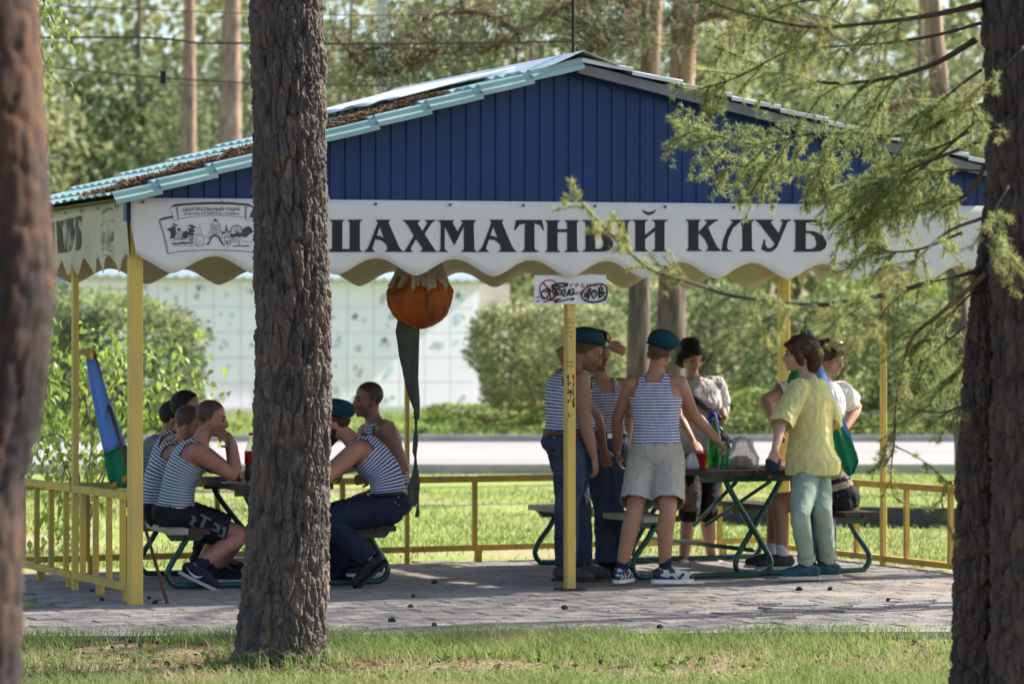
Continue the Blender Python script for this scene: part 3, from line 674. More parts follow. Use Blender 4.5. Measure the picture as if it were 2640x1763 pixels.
# ------------------------------------------------------------------ hanging parachute bundle
def radial_lump(c, rx, ry, prof, folds, seed, n=64):
    """body of revolution with folds; prof = (z, radius, fold depth)"""
    r = np.random.default_rng(seed); ph = r.uniform(0, 6, 6); v = []; f = []
    for (z, rad, fd) in prof:
        for k in range(n):
            a = 2 * math.pi * k / n
            w = 1 + fd * (1.6 * abs(math.cos(folds * a / 2 + ph[0] + z * 1.5)) - 1 + .5 * math.sin((folds + 4) * a + ph[1] - z * 9) + .3 * math.sin(2 * folds * a + ph[2] + z * 14))
            v.append(Vector(c) + Vector((rx * rad * w * math.cos(a), ry * rad * w * math.sin(a), z + .02 * fd * math.sin(5 * a + ph[3]))))
    m = len(prof)
    for i in range(m - 1):
        for k in range(n): f.append((i * n + k, i * n + (k + 1) % n, (i + 1) * n + (k + 1) % n, (i + 1) * n + k))
    f.append(tuple(range(n - 1, -1, -1))); f.append(tuple(range((m - 1) * n, m * n)))
    return v, f
YP = 22.35; pc = P(1082, 845, YP)
par = thing('parachute_bundle', 'orange parachute bundle hanging from the pavilion roof on a canvas sleeve', 'parachute', pc)
s = YP / FPX
prof = [(0, .04, .02), (.006, .22, .08), (.025, .46, .12), (.06, .68, .10), (.10, .84, .10), (.15, .95, .11), (.20, 1.0, .11), (.25, 1.0, .12), (.29, .94, .14), (.32, .86, .24), (.35, .76, .26), (.37, .6, .25), (.38, .3, .2)]
def crumple(c, rx, ry, prof, seed, n=150, m=60, amt=.16, folds=7):
    z = np.interp(np.linspace(0, 1, m), np.linspace(0, 1, len(prof)), [q[0] for q in prof]); rd = np.interp(np.linspace(0, 1, m), np.linspace(0, 1, len(prof)), [q[1] for q in prof]); A, Z = np.meshgrid(np.linspace(0, 2 * math.pi, n, endpoint=False), z); Rd = np.repeat(rd[:, None], n, 1); A = A.ravel(); Z = Z.ravel(); Rd = Rd.ravel()
    d = np.c_[np.cos(A), np.sin(A), Z * 3.0]; rg = lambda p, o, s_: 1 - 2 * np.abs(fbm(p, o, s_)); w = 1 + amt * (rg(np.c_[d[:, 0] * 2.4, d[:, 1] * 2.4, d[:, 2] * .9] + seed, 2, seed) - .5) + amt * .55 * (rg(np.c_[d[:, 0] * 6, d[:, 1] * 6, d[:, 2] * 2.2], 2, seed + 3) - .5) + amt * .3 * np.abs(np.sin(folds * A / 2 + Z * 5))
    V = np.array(c) + np.c_[rx * Rd * w * np.cos(A), ry * Rd * w * np.sin(A), Z + .02 * fbm(d * 3, 2, seed + 5)]; i = np.arange((m - 1) * n); r_ = i // n; k = i % n
    return V, np.c_[r_ * n + k, r_ * n + (k + 1) % n, (r_ + 1) * n + (k + 1) % n, (r_ + 1) * n + k]
v, f = crumple(pc, .205, .185, prof, 5)
obj('orange_canopy', v, f, M['orange'], par, smooth=True)
prof = [(.25, .5, .1), (.31, .62, .16), (.37, .68, .18), (.43, .62, .16), (.50, .62, .14), (.60, .6, .12), (.72, .5, .1)]
prof = [(.24, .80), (.29, .93), (.34, .86), (.38, .76), (.44, .64), (.52, .60), (.60, .58), (.72, .5)]; v, f = crumple(pc + Vector((.01, 0, 0)), .205, .185, prof, 16, amt=.26, folds=11)
obj('canvas_sleeve', v, f, M['canvas'], par, smooth=True)
for (pts) in ([(1096, 740), (1104, 790), (1098, 838)], [(1005, 760), (1035, 745)], [(1100, 835), (1140, 812), (1150, 790)]):
    mb = MB(); mb.tube(smooth_path([P(x, y, YP - .21 + abs(x - 1083) * .0006) for x, y in pts], 4), .006, 6); mb.build('seam_tape', M['stick'], par)
# streamer bag and straps below it
def ribbon(name, rows, Y, mat, parent, thick=.006, wob=.012):
    """rows: (x left, x right, y) in picture px at depth Y"""
    vs = []; n = 5
    for i, (a, b, y) in enumerate(rows):
        for k in range(n): vs.append(P(a + (b - a) * k / (n - 1), y, Y + wob * math.sin(k * 1.9 + i * .8)))
    f = [(i * n + k, i * n + k + 1, (i + 1) * n + k + 1, (i + 1) * n + k) for i in range(len(rows) - 1) for k in range(n - 1)]
    o = obj(name, vs, f, mat, parent, smooth=True); q = o.modifiers.new('t', 'SOLIDIFY'); q.thickness = thick; return o
ribbon('green_bag', [(1027, 1080, 815), (1024, 1082, 835), (1022, 1082, 855), (1027, 1081, 880), (1031, 1080, 920), (1038, 1079, 960), (1046, 1078, 1000), (1056, 1077, 1030), (1066, 1076, 1055), (1069, 1075, 1080)], YP, M['olive'], par, .02)
ribbon('strap', [(1069, 1075, 1078), (1069, 1075, 1110), (1067, 1078, 1125), (1066, 1078, 1140), (1064, 1075, 1165), (1068, 1074, 1180), (1066, 1077, 1205), (1058, 1081, 1235), (1052, 1082, 1255), (1053, 1081, 1262)], YP, M['olive'], par, .006, .006)
ribbon('strap', [(1052, 1060, 1258), (1052, 1057, 1285), (1053, 1056, 1300)], YP, M['olive'], par, .004, .004); ribbon('strap', [(1066, 1080, 1260), (1066, 1076, 1285), (1066, 1074, 1300), (1069, 1071, 1305)], YP, M['olive'], par, .004, .004); ribbon('strap', [(1074, 1080, 1260), (1075, 1079, 1300), (1073, 1082, 1315), (1070, 1080, 1333)], YP, M['olive'], par, .004, .004)
mb = MB(); mb.tube([P(1078 + 7 + 8 * math.cos(a), 1112 + 3 * math.sin(a), YP) for a in np.linspace(0, 6.28, 12)], .004, 6, False); mb.build('buckle', M['steel'], par)
# ------------------------------------------------------------------ flags
def cloth(rows, name, mat, parent, n=9, amp=.02, freq=2.2, thick=.002):
    vs = []
    for i, (a, b) in enumerate(rows):
        a = Vector(a); b = Vector(b)
        for k in range(n):
            t = k / (n - 1); vs.append(a.lerp(b, t) + Vector((0, amp * math.sin(t * freq * math.pi * 2 + i * .25) * (.4 + .6 * i / len(rows)), 0)))
    f = [(i * n + k, i * n + k + 1, (i + 1) * n + k + 1, (i + 1) * n + k) for i in range(len(rows) - 1) for k in range(n - 1)]
    o = obj(name, vs, f, mat, parent, smooth=True); q = o.modifiers.new('t', 'SOLIDIFY'); q.thickness = thick; return o
YF = 22.05
fl = thing('flag', 'blue and green flag with gold fringe drooping from a stick beside the left corner post', 'flag', G(432, 1556))
a = P(240, 905, YF + .42); b = G(432, 1556); mb = MB(); mb.tube(smooth_path([a, a.lerp(b, .5), b], 6), [.011] * 8 + [.013] * 5 if False else .012, 10); mb.build('stick', M['stick'], fl)
L1 = [(222, 925), (226, 960), (234, 1010), (244, 1060), (254, 1110), (262, 1148), (267, 1170)]; R1 = [(246, 925), (258, 960), (276, 1010), (294, 1060), (310, 1100), (320, 1130), (326, 1145)]
cloth([(P(l[0], l[1], YF), P(r_[0], r_[1], YF + .10)) for l, r_ in zip(L1, R1)], 'blue_field', M['flag_blue'], fl, 13, .03, 1.6)
L2 = [(267, 1170), (272, 1200), (278, 1230), (285, 1252)]; R2 = [(326, 1145), (336, 1170), (342, 1200), (346, 1262)]
cloth([(P(l[0], l[1], YF), P(r_[0], r_[1], YF + .10)) for l, r_ in zip(L2, R2)], 'green_field', M['flag_green'], fl, 13, .03, 1.6)
cloth([(P(284, 1248, YF - .01), P(334, 1218, YF + .09)), (P(288, 1268, YF - .01), P(336, 1232, YF + .09))], 'gold_band', M['gold'], fl, 9, .02, 1.6)
for (xa, xb, y0, y1) in ((287, 338, 1262, 1284), (218, 242, 898, 924)):
    mb = MB(); 
    for k in range(16 if xa > 250 else 8):
        x = xa + (xb - xa) * k / (15 if xa > 250 else 7); mb.tube([P(x, y0 + rp.uniform(-2, 2), YF + .002 * k), P(x + rp.uniform(-2, 2), y1 + rp.uniform(-3, 3), YF + .002 * k)], .0035, 5)
    mb.build('fringe', M['gold'], fl)
cloth([(P(322, 1330, YF + .1), P(332, 1330, YF + .1)), (P(318, 1400, YF + .1), P(330, 1400, YF + .1)), (P(316, 1470, YF + .08), P(328, 1470, YF + .08)), (P(312, 1540, YF + .05), P(322, 1545, YF + .05))], 'hanging_corner', M['gold'], fl, 5, .01, 1)
cloth([(P(316, 1380, YF + .12), P(324, 1380, YF + .12)), (P(314, 1440, YF + .12), P(324, 1440, YF + .12)), (P(314, 1488, YF + .12), P(326, 1488, YF + .12))], 'hanging_corner', M['flag_green'], fl, 5, .01, 1)
# second flag behind the woman in yellow
YG = 23.75
f2 = thing('flag', 'blue and green flag hanging behind the woman in the yellow blouse', 'flag', P(2085, 1480, YG))
mb = MB(); mb.tube([P(2076, 822, YG + .04), P(2082, 1150, YG + .06), P(2090, 1480, YG + .06)], .012, 10); mb.build('pole', M['black'], f2)
L3 = [(2064, 850), (2052, 920), (2040, 950), (2030, 980), (2040, 1040), (2070, 1100), (2100, 1150)]; R3 = [(2090, 850), (2112, 920), (2128, 960), (2146, 1010), (2168, 1060), (2190, 1110), (2206, 1160)]
def mid(l, r_, t): return (l[0] + (r_[0] - l[0]) * t, l[1] + (r_[1] - l[1]) * t)
cloth([(P(*mid(l, r_, .3), YG), P(*r_, YG + .05)) for l, r_ in zip(L3, R3)], 'blue_field', M['flag_blue'], f2, 15, .035, 2.2)
cloth([(P(*l, YG - .02), P(*mid(l, r_, .3), YG)) for l, r_ in list(zip(L3, R3))[:5]], 'green_field', M['flag_green'], f2, 9, .02, 1.2)
L4 = [(2145, 1095), (2150, 1140), (2160, 1180), (2176, 1215), (2188, 1228)]; R4 = [(2168, 1090), (2190, 1130), (2208, 1165), (2214, 1190), (2200, 1222)]
cloth([(P(*l, YG - .05), P(*r_, YG - .02)) for l, r_ in zip(L4, R4)], 'green_field', M['flag_green'], f2, 13, .02, 1.5)
mb = MB(); mb.tube([P(2073, 870, YG), P(2078, 815, YG)], [.02, .004], 8); mb.build('finial', material('dark_red', (.06, .012, .01), .4), f2)

# ------------------------------------------------------------------ picnic tables
def picnic_table(label, c, a, L, wout, zt, zb, thalf, boff):
    a = Vector((a[0], a[1], 0)).normalized(); w = Vector((a.y, -a.x, 0)); c = Vector(c); ax = (w, a, UP)
    t = thing('picnic_table', label, 'table', c)
    def q(x, y, z): return c + w * x + a * y + UP * z
    np_ = 5; pw = 2 * thalf / np_
    for i in range(np_):
        mb = MB(); mb.box(q(-thalf + pw * (i + .5), L / 2, zt - .02), pw / 2 - .004, L / 2 + .16, .02, ax); mb.build('tabletop_plank', M['wood_dark'], t)
    for y in (0, L):
        mb = MB(); mb.box(q(0, y, zt - .0645), thalf - .05, .03, .0235, ax); mb.build('table_cleat', M['green_tube'], t)
    for s_ in (-1, 1):
        for k in (0, 1):
            mb = MB(); mb.box(q(s_ * boff + (k - .5) * .15, L / 2, zb - .02), .071, L / 2 + .16, .02, ax); mb.build('bench_plank', M['wood_worn' if (s_ < 0 and k == 0) else 'wood_dark'], t)
        for y in (0, L):
            mb = MB(); mb.prism([(-.14, 0), (.14, 0), (.10, -.05), (-.10, -.05)], q(s_ * boff, y - .025, zb - .041), w, UP, a, .05); mb.build('bench_bracket', M['green_tube'], t)
            pts = [q(s_ * (boff - .01), y, zb - .07), q(s_ * (boff + .05), y, zb - .17), q(s_ * (wout - .05), y, .20), q(s_ * (wout - .012), y, .115), q(s_ * (wout - .05), y, .045), q(s_ * (wout - .14), y, .03),
                   q(s_ * .25, y, .03), q(s_ * -.02, y, .03), q(s_ * -.11, y + .0, .05), q(s_ * -.13, y, .12), q(s_ * -.08, y, .22), q(s_ * .18, y, zt - .18), q(s_ * .24, y, zt - .075)]
            mb = MB(); mb.tube(smooth_path([p + a * (.024 * s_) for p in pts], 5), .021, 10); mb.build('frame_tube', M['green_tube'], t, smooth=True)
        mb = MB(); mb.tube([q(s_ * .14, 0, zt - .09), q(s_ * .05, L * .5, .34)], .014, 8); mb.build('brace', M['green_tube'], t, smooth=True)
    mb = MB(); mb.tube([q(0, 0, .2), q(0, L, .2)], .016, 8); mb.build('spreader', M['green_tube'], t, smooth=True)
    return q
qL = picnic_table('brown plank picnic table with green tube frame, left one behind the big pine trunk', (-1.63, 22.45, 0), (-.267, .964), 1.25, .80, .73, .43, .36, .66)
qR = picnic_table('brown plank picnic table with green tube frame, right one holding bottles and a bag', (1.76, 23.45, 0), (-.40, .917), 1.72, 1.0, .79, .47, .46, .82)
# ------------------------------------------------------------------ things on the tables
def glass(name, col, rough=.05): return material(name, col, rough, transmission=.85, ior=1.3, spec=.5)
M['green_glass'] = material('green_glass', (.01, .22, .05), .08, transmission=.5, spec=.6); M['clear'] = material('clear_plastic', (.75, .8, .8), .12, transmission=.8, ior=1.15, alpha=.55)
M['cola'] = material('dark_cola', (.012, .004, .003), .1, spec=.6); M['redlabel'] = material('red_label', (.42, .012, .015), .4); M['redcap'] = material('red_cap', (.5, .02, .02), .4)
M['redcup'] = material('red_cup', (.55, .035, .025), .4); M['yellowcup'] = material('yellow_cup', (.55, .55, .04), .4); M['bread'] = material('bread', (.20, .085, .035), .8, (.28, .14, .07), 20)
M['film'] = material('plastic_film', (.72, .69, .63), .22, (.55, .50, .44), 14, 5, .9, 30, alpha=.5, spec=.7); M['paper'] = material('white_paper', (.72, .74, .78), .6, (.6, .62, .66), 8)
def on(x, y, Y, z): p = P(x, y, Y); return Vector((p.x, p.y, z))
ZL, ZR = .731, .791
def bottle(name, label, c, R, H, body, cap, labelm=None, liquid=None, lab=(.35, .6), group=None):
    t = thing(name, label, 'bottle', c, group)
    prof = [(R * .85, 0), (R, .01), (R, H * .28), (R * .93, H * .36), (R * 1.0, H * .52), (R * .95, H * .62), (R * .6, H * .78), (R * .36, H * .88), (R * .34, H * .96)]
    v, f = lathe(c, prof, 18); obj('glass', v, f, body, t, smooth=True)
    if liquid: v, f = lathe(c, [(R * .8, .004), (R * .955, .012), (R * .95, H * .28), (R * .88, H * .36), (R * .95, H * .5)], 18); obj('drink', v, f, liquid, t, smooth=True)
    if labelm: v, f = lathe(c, [(R * 1.015, H * lab[0]), (R * 1.03, H * (lab[0] + .01)), (R * 1.03, H * (lab[1] - .01)), (R * 1.0, H * lab[1])], 18); obj('label', v, f, labelm, t, smooth=True)
    v, f = lathe(c + Vector((0, 0, H * .945)), [(R * .40, 0), (R * .40, H * .05), (R * .36, H * .055)], 14); obj('cap', v, f, cap, t)
    return t
bottle('bottle', 'plastic cola bottle with red label on the left table', on(648, 1240, 22.75, ZL), .047, .345, M['clear'], M['redcap'], M['redlabel'], M['cola'], (.36, .62))
bottle('bottle', 'tall green bottle on the right table beside the red cup', on(1842, 1205, 23.9, ZR), .050, .37, M['green_glass'], material('gold_cap', (.35, .28, .1), .4))
bottle('bottle', 'small bright green bottle under the reaching man\'s hand', on(1868, 1208, 23.55, ZR), .034, .20, material('bright_green', (.01, .40, .12), .1, transmission=.4, spec=.6), M['clear'])
def cup(label, c, R, H, mat, tilt=0, inner=None):
    t = thing('cup', label, 'cup', c)
    v, f = lathe(c, [(R * .75, 0), (R * .8, .004), (R, H), (R * 1.04, H), (R * 1.04, H - .005), (R * .95, H - .004), (R * .72, .008)], 18); obj('wall', v, f, mat, t, smooth=True); return t
cup('red plastic cup on the right table with the yellow one', on(1807, 1206, 23.5, ZR), .036, .115, M['redcup']); cup('yellow plastic cup behind the red cup', on(1816, 1204, 23.58, ZR), .034, .112, M['yellowcup'])
cup('white foam cup on the left table near the seated men', on(593, 1243, 22.7, ZL), .034, .085, M['paper'])
v, f = radial_lump(on(1914, 1206, 23.6, ZR), .115, .10, [(0, .85, .04), (.02, 1, .08), (.05, 1.0, .12), (.08, 1.0, .14), (.11, .86, .16), (.14, .66, .22), (.17, .56, .26), (.20, .54, .28), (.225, .42, .28), (.235, .15, .2)], 9, 9, 110)
o = obj('plastic_bag', v, f, M['film'], smooth=True, base=on(1914, 1206, 23.6, ZR)); tag(o, 'clear crumpled plastic bag of bread on the right table', 'bag')
v, f = radial_lump(on(1912, 1206, 23.6, ZR + .004), .085, .07, [(0, .8, .02), (.02, 1, .04), (.06, .95, .06), (.085, .6, .08), (.09, .1, .05)], 3, 8)
o = obj('bread_loaf', v, f, M['bread'], smooth=True, base=on(1912, 1206, 23.6, ZR)); tag(o, 'brown bread inside the clear plastic bag', 'bread')
v, f = radial_lump(on(1786, 1206, 23.5, ZR), .06, .05, [(0, .9, .05), (.02, 1, .1), (.06, .8, .2), (.10, .5, .25), (.115, .1, .2)], 5, 4)
o = obj('crumpled_paper', v, f, M['paper'], smooth=True, base=on(1786, 1206, 23.5, ZR)); tag(o, 'crumpled white paper at the near end of the right table', 'paper')
mb = MB(); mb.prism([(-.05, -.02), (.05, -.025), (.06, .02), (-.04, .03)], on(590, 1246, 22.5, ZL), Vector((1, 0, 0)), Vector((0, 1, 0)), UP, .006); o = mb.build('napkin', M['paper'], base=on(590, 1246, 22.5, ZL)); tag(o, 'white napkin lying on the left table edge', 'napkin')
mb = MB(); c = G(605, 1474); mb.box(c + UP * .055, .085, .05, .055); o = mb.build('carton', M['paper'], base=c); tag(o, 'white and red carton on the paving under the left table', 'carton')
mb = MB(); mb.box(c + Vector((-.03, -.0515, .06)), .02, .001, .035); mb.build('red_print', M['redlabel'], o)
# khaki satchel hanging by the man in shorts, dark bag at the table edge
t = thing('satchel', 'khaki canvas satchel hanging beside the man in beige shorts', 'satchel', P(1775, 1300, 23.0)); M['khaki'] = material('khaki_canvas', (.10, .068, .035), .8, (.07, .05, .028), 14, 5, .3, 40)
v, f = radial_lump(P(1775, 1318, 23.0), .055, .05, [(0, .8, .02), (.015, 1, .03), (.09, 1.02, .03), (.16, .95, .03), (.175, .7, .03)], 4, 3, 32); obj('pouch', v, f, M['khaki'], t, smooth=True)
mb = MB(); mb.box(P(1778, 1285, 22.94), .05, .008, .04); mb.build('flap', M['khaki'], t); mb = MB(); mb.bar(P(1752, 1170, 22.95), P(1768, 1258, 22.97), .03, .006, Vector((0, 1, 0))); mb.build('strap', M['khaki'], t)
# ------------------------------------------------------------------ people
def ellipsoid(c, ax, r, nu=16, nv=10):
    v = []; f = []
    for i in range(nv + 1):
        t = math.pi * i / nv
        for k in range(nu):
            a = 2 * math.pi * k / nu
            v.append(Vector(c) + ax[0] * (r[0] * math.sin(t) * math.cos(a)) + ax[1] * (r[1] * math.sin(t) * math.sin(a)) + ax[2] * (r[2] * math.cos(t)))
    for i in range(nv):
        for k in range(nu): f.append((i * nu + k, (i + 1) * nu + k, (i + 1) * nu + (k + 1) % nu, i * nu + (k + 1) % nu))
    return v, f
def limb(pts, radii, n=14, caps=(1, 1), k=4):
    """tapered limb through the joints; rounded ends where caps is 1"""
    pts = [Vector(p) for p in pts]
    path = []; rad = []
    for i in range(len(pts) - 1):
        for j in range(k):
            t = j / k; path.append(pts[i].lerp(pts[i + 1], t)); rad.append(radii[i] + (radii[i + 1] - radii[i]) * t)
    path.append(pts[-1]); rad.append(radii[-1])
    if caps[0]:
        d = (path[0] - path[1]).normalized(); r0 = rad[0]
        path = [path[0] + d * r0 * s for s in (.95, .7, .35)] + path; rad = [r0 * .3, r0 * .71, r0 * .93] + rad
    if caps[1]:
        d = (path[-1] - path[-2]).normalized(); r0 = rad[-1]
        path = path + [path[-1] + d * r0 * s for s in (.35, .7, .95)]; rad = rad + [r0 * .93, r0 * .71, r0 * .3]
    return tube(path, rad, n)
def remesh(mb, voxel, smooth=3):
    me = bpy.data.meshes.new('tmp'); me.from_pydata([tuple(v) for v in mb.v], [], mb.f); me.update()
    o = bpy.data.objects.new('tmp', me); COL.objects.link(o)
    r = o.modifiers.new('r', 'REMESH'); r.mode = 'VOXEL'; r.voxel_size = voxel; r.adaptivity = 0
    s = o.modifiers.new('s', 'SMOOTH'); s.factor = .5; s.iterations = smooth
    dg = bpy.context.evaluated_depsgraph_get(); em = bpy.data.meshes.new_from_object(o.evaluated_get(dg))
    V = np.zeros(len(em.vertices) * 3); em.vertices.foreach_get('co', V); V = V.reshape(-1, 3)
    Nn = np.zeros(len(em.vertices) * 3); em.vertices.foreach_get('normal', Nn); Nn = Nn.reshape(-1, 3)
    F = [tuple(p.vertices) for p in em.polygons]
    bpy.data.objects.remove(o); bpy.data.meshes.remove(me); bpy.data.meshes.remove(em)
    F = np.array(F) if F and all(len(q) == 4 for q in F) else F
    return V, Nn, F
def reach(parent, x, y, L, sign):
    """joint on the sight line through picture point (x, y) at bone length L from its parent"""
    d = Vector(((x - CX) / FPX, 1.0, (HY - y) / FPX)).normalized(); o = Vector((0, 0, CH)); m = parent - o
    tc = m.dot(d); q = m - d * tc; k = L * L - q.length_squared
    if k <= 0:
        p = o + d * tc; return parent + (p - parent).normalized() * max(L, (p - parent).length * .97)
    return o + d * (tc + sign * math.sqrt(k))
PROF = [(.0, .085, .085), (.06, .150, .112), (.16, .168, .120), (.27, .162, .112), (.42, .148, .104), (.56, .160, .110), (.70, .176, .116), (.82, .178, .110), (.91, .140, .088), (.97, .082, .066), (1.0, .06, .058)]
SKIN = {}
def skin(k, c):
    SKIN[k] = material('skin_' + k, c, .5, (c[0] * .86, c[1] * .72, c[2] * .70), 9, 6, .2, 60, spec=.35, bdist=.003, ramp=(.38, .7))
def _skin_paint():
    for m in SKIN.values():
        N = m.node_tree.nodes; L = m.node_tree.links; b = N['Principled BSDF']; src = b.inputs['Base Color'].links[0].from_socket
        for att, col, k in (('stubble', (.085, .055, .042), .45), ('buzz', (.030, .020, .014), .88)):
            at = N.new('ShaderNodeAttribute'); at.attribute_name = att; mu = N.new('ShaderNodeMath'); mu.operation = 'MULTIPLY'; mu.inputs[1].default_value = k; L.new(at.outputs['Fac'], mu.inputs[0])
            mx = N.new('ShaderNodeMixRGB'); L.new(mu.outputs[0], mx.inputs[0]); L.new(src, mx.inputs[1]); mx.inputs[2].default_value = C(*col); src = mx.outputs[0]
        L.new(src, b.inputs['Base Color'])
skin('tan', (.38, .20, .13)); skin('fair', (.52, .31, .235)); skin('red', (.43, .205, .145)); skin('dark', (.28, .145, .10))
_skin_paint()
HAIR = {'brown': material('hair_brown', (.035, .020, .012), .7, (.06, .036, .02), 60, 3, .5, 150, bdist=.004), 'black': material('hair_black', (.012, .009, .008), .6, (.02, .014, .012), 60, 3, .5, 150, bdist=.004),
        'fair': material('hair_fair', (.10, .062, .036), .8, (.065, .04, .025), 60, 3, .4, 150, bdist=.003), 'auburn': material('hair_auburn', (.036, .015, .009), .6, (.075, .028, .014), 50, 3, .5, 150, bdist=.004), 'beard': material('beard', (.025, .015, .01), .85, (.04, .022, .014), 60)}
CL = {'tel_blue': stripes('striped_jersey', (.030, .050, .18), (.62, .63, .68)), 'tel_navy': stripes('navy_striped_jersey', (.018, .022, .085), (.58, .58, .64)), 'tel_pale': stripes('pale_striped_jersey', (.045, .085, .16), (.56, .60, .62)), 'tel_violet': stripes('violet_striped_jersey', (.020, .018, .10), (.55, .54, .66)),
      'jeans': material('blue_jeans', (.020, .030, .058), .85, (.045, .060, .095), 7, 5, .5, 30, bdist=.006), 'jeans_dark': material('dark_jeans', (.012, .015, .032), .85, (.018, .022, .045), 7, 5, .4, 30), 'black': material('black_cloth', (.010, .010, .013), .8, (.016, .016, .02), 8, 4, .4, 25),
      'shorts_beige': material('beige_cotton', (.42, .385, .32), .85, (.36, .33, .27), 6, 5, .45, 22, bdist=.006), 'beret': material('beret_felt', (.006, .046, .064), .9, (.005, .038, .053), 9, 4, .2, 60), 'beret_dark': material('dark_beret_felt', (.005, .026, .036), .9),
      'khaki': material('khaki_trousers', (.13, .105, .07), .85, (.10, .08, .055), 8, 4, .3), 'yellow': material('yellow_linen', (.66, .62, .27), .8, (.60, .56, .23), 9, 6, .5, 35, trans=.12, bdist=.006), 'mint': material('mint_cotton', (.27, .335, .26), .8, (.22, .28, .22), 5, 5, .5, 24, bdist=.008), 'white': material('white_cotton', (.72, .70, .72), .8, (.64, .62, .64), 6, 4, .35, 20), 'grey': material('grey_cotton', (.17, .19, .20), .85, (.13, .15, .16), 6, 4, .3), 'blouse': material('lilac_blouse', (.50, .46, .47), .8, (.36, .33, .35), 12, 5, .4, 25), 'beigetop': material('sand_cotton', (.40, .32, .24), .85, (.33, .26, .19), 8, 4, .4),
      'belt_brown': material('brown_leather', (.14, .045, .018), .5), 'belt_black': material('black_leather', (.010, .010, .011), .4), 'shoe_navy': material('navy_shoe', (.014, .016, .035), .7, (.02, .022, .045), 20), 'shoe_grey': material('grey_shoe', (.075, .07, .065), .8, (.045, .042, .04), 14), 'shoe_black': material('black_shoe', (.012, .011, .011), .5), 'shoe_teal': material('teal_shoe', (.03, .10, .125), .85, (.015, .05, .07), 40), 'shoe_bw': material('navy_white_shoe', (.03, .035, .06), .7, (.5, .5, .52), 22, 1, ramp=(.50, .53)),
      'sole': material('pale_sole', (.5, .47, .43), .7), 'sole_dark': material('dark_sole', (.03, .028, .026), .8), 'sock': material('white_sock', (.6, .6, .6), .9), 'sock_navy': material('navy_sock', (.015, .02, .05), .9), 'lens': material('dark_lens', (.02, .02, .025), .08, spec=.8), 'metal': material('bright_metal', (.6, .58, .5), .3, metal=.9), 'print': material('grey_print', (.13, .13, .145), .8), 'logo': material('white_print', (.75, .75, .76), .6), 'gold': material('badge_gold', (.5, .32, .06), .4, metal=.3), 'lip': material('lip', (.24, .07, .06), .5), 'eye': material('eye', (.015, .012, .012), .25)}
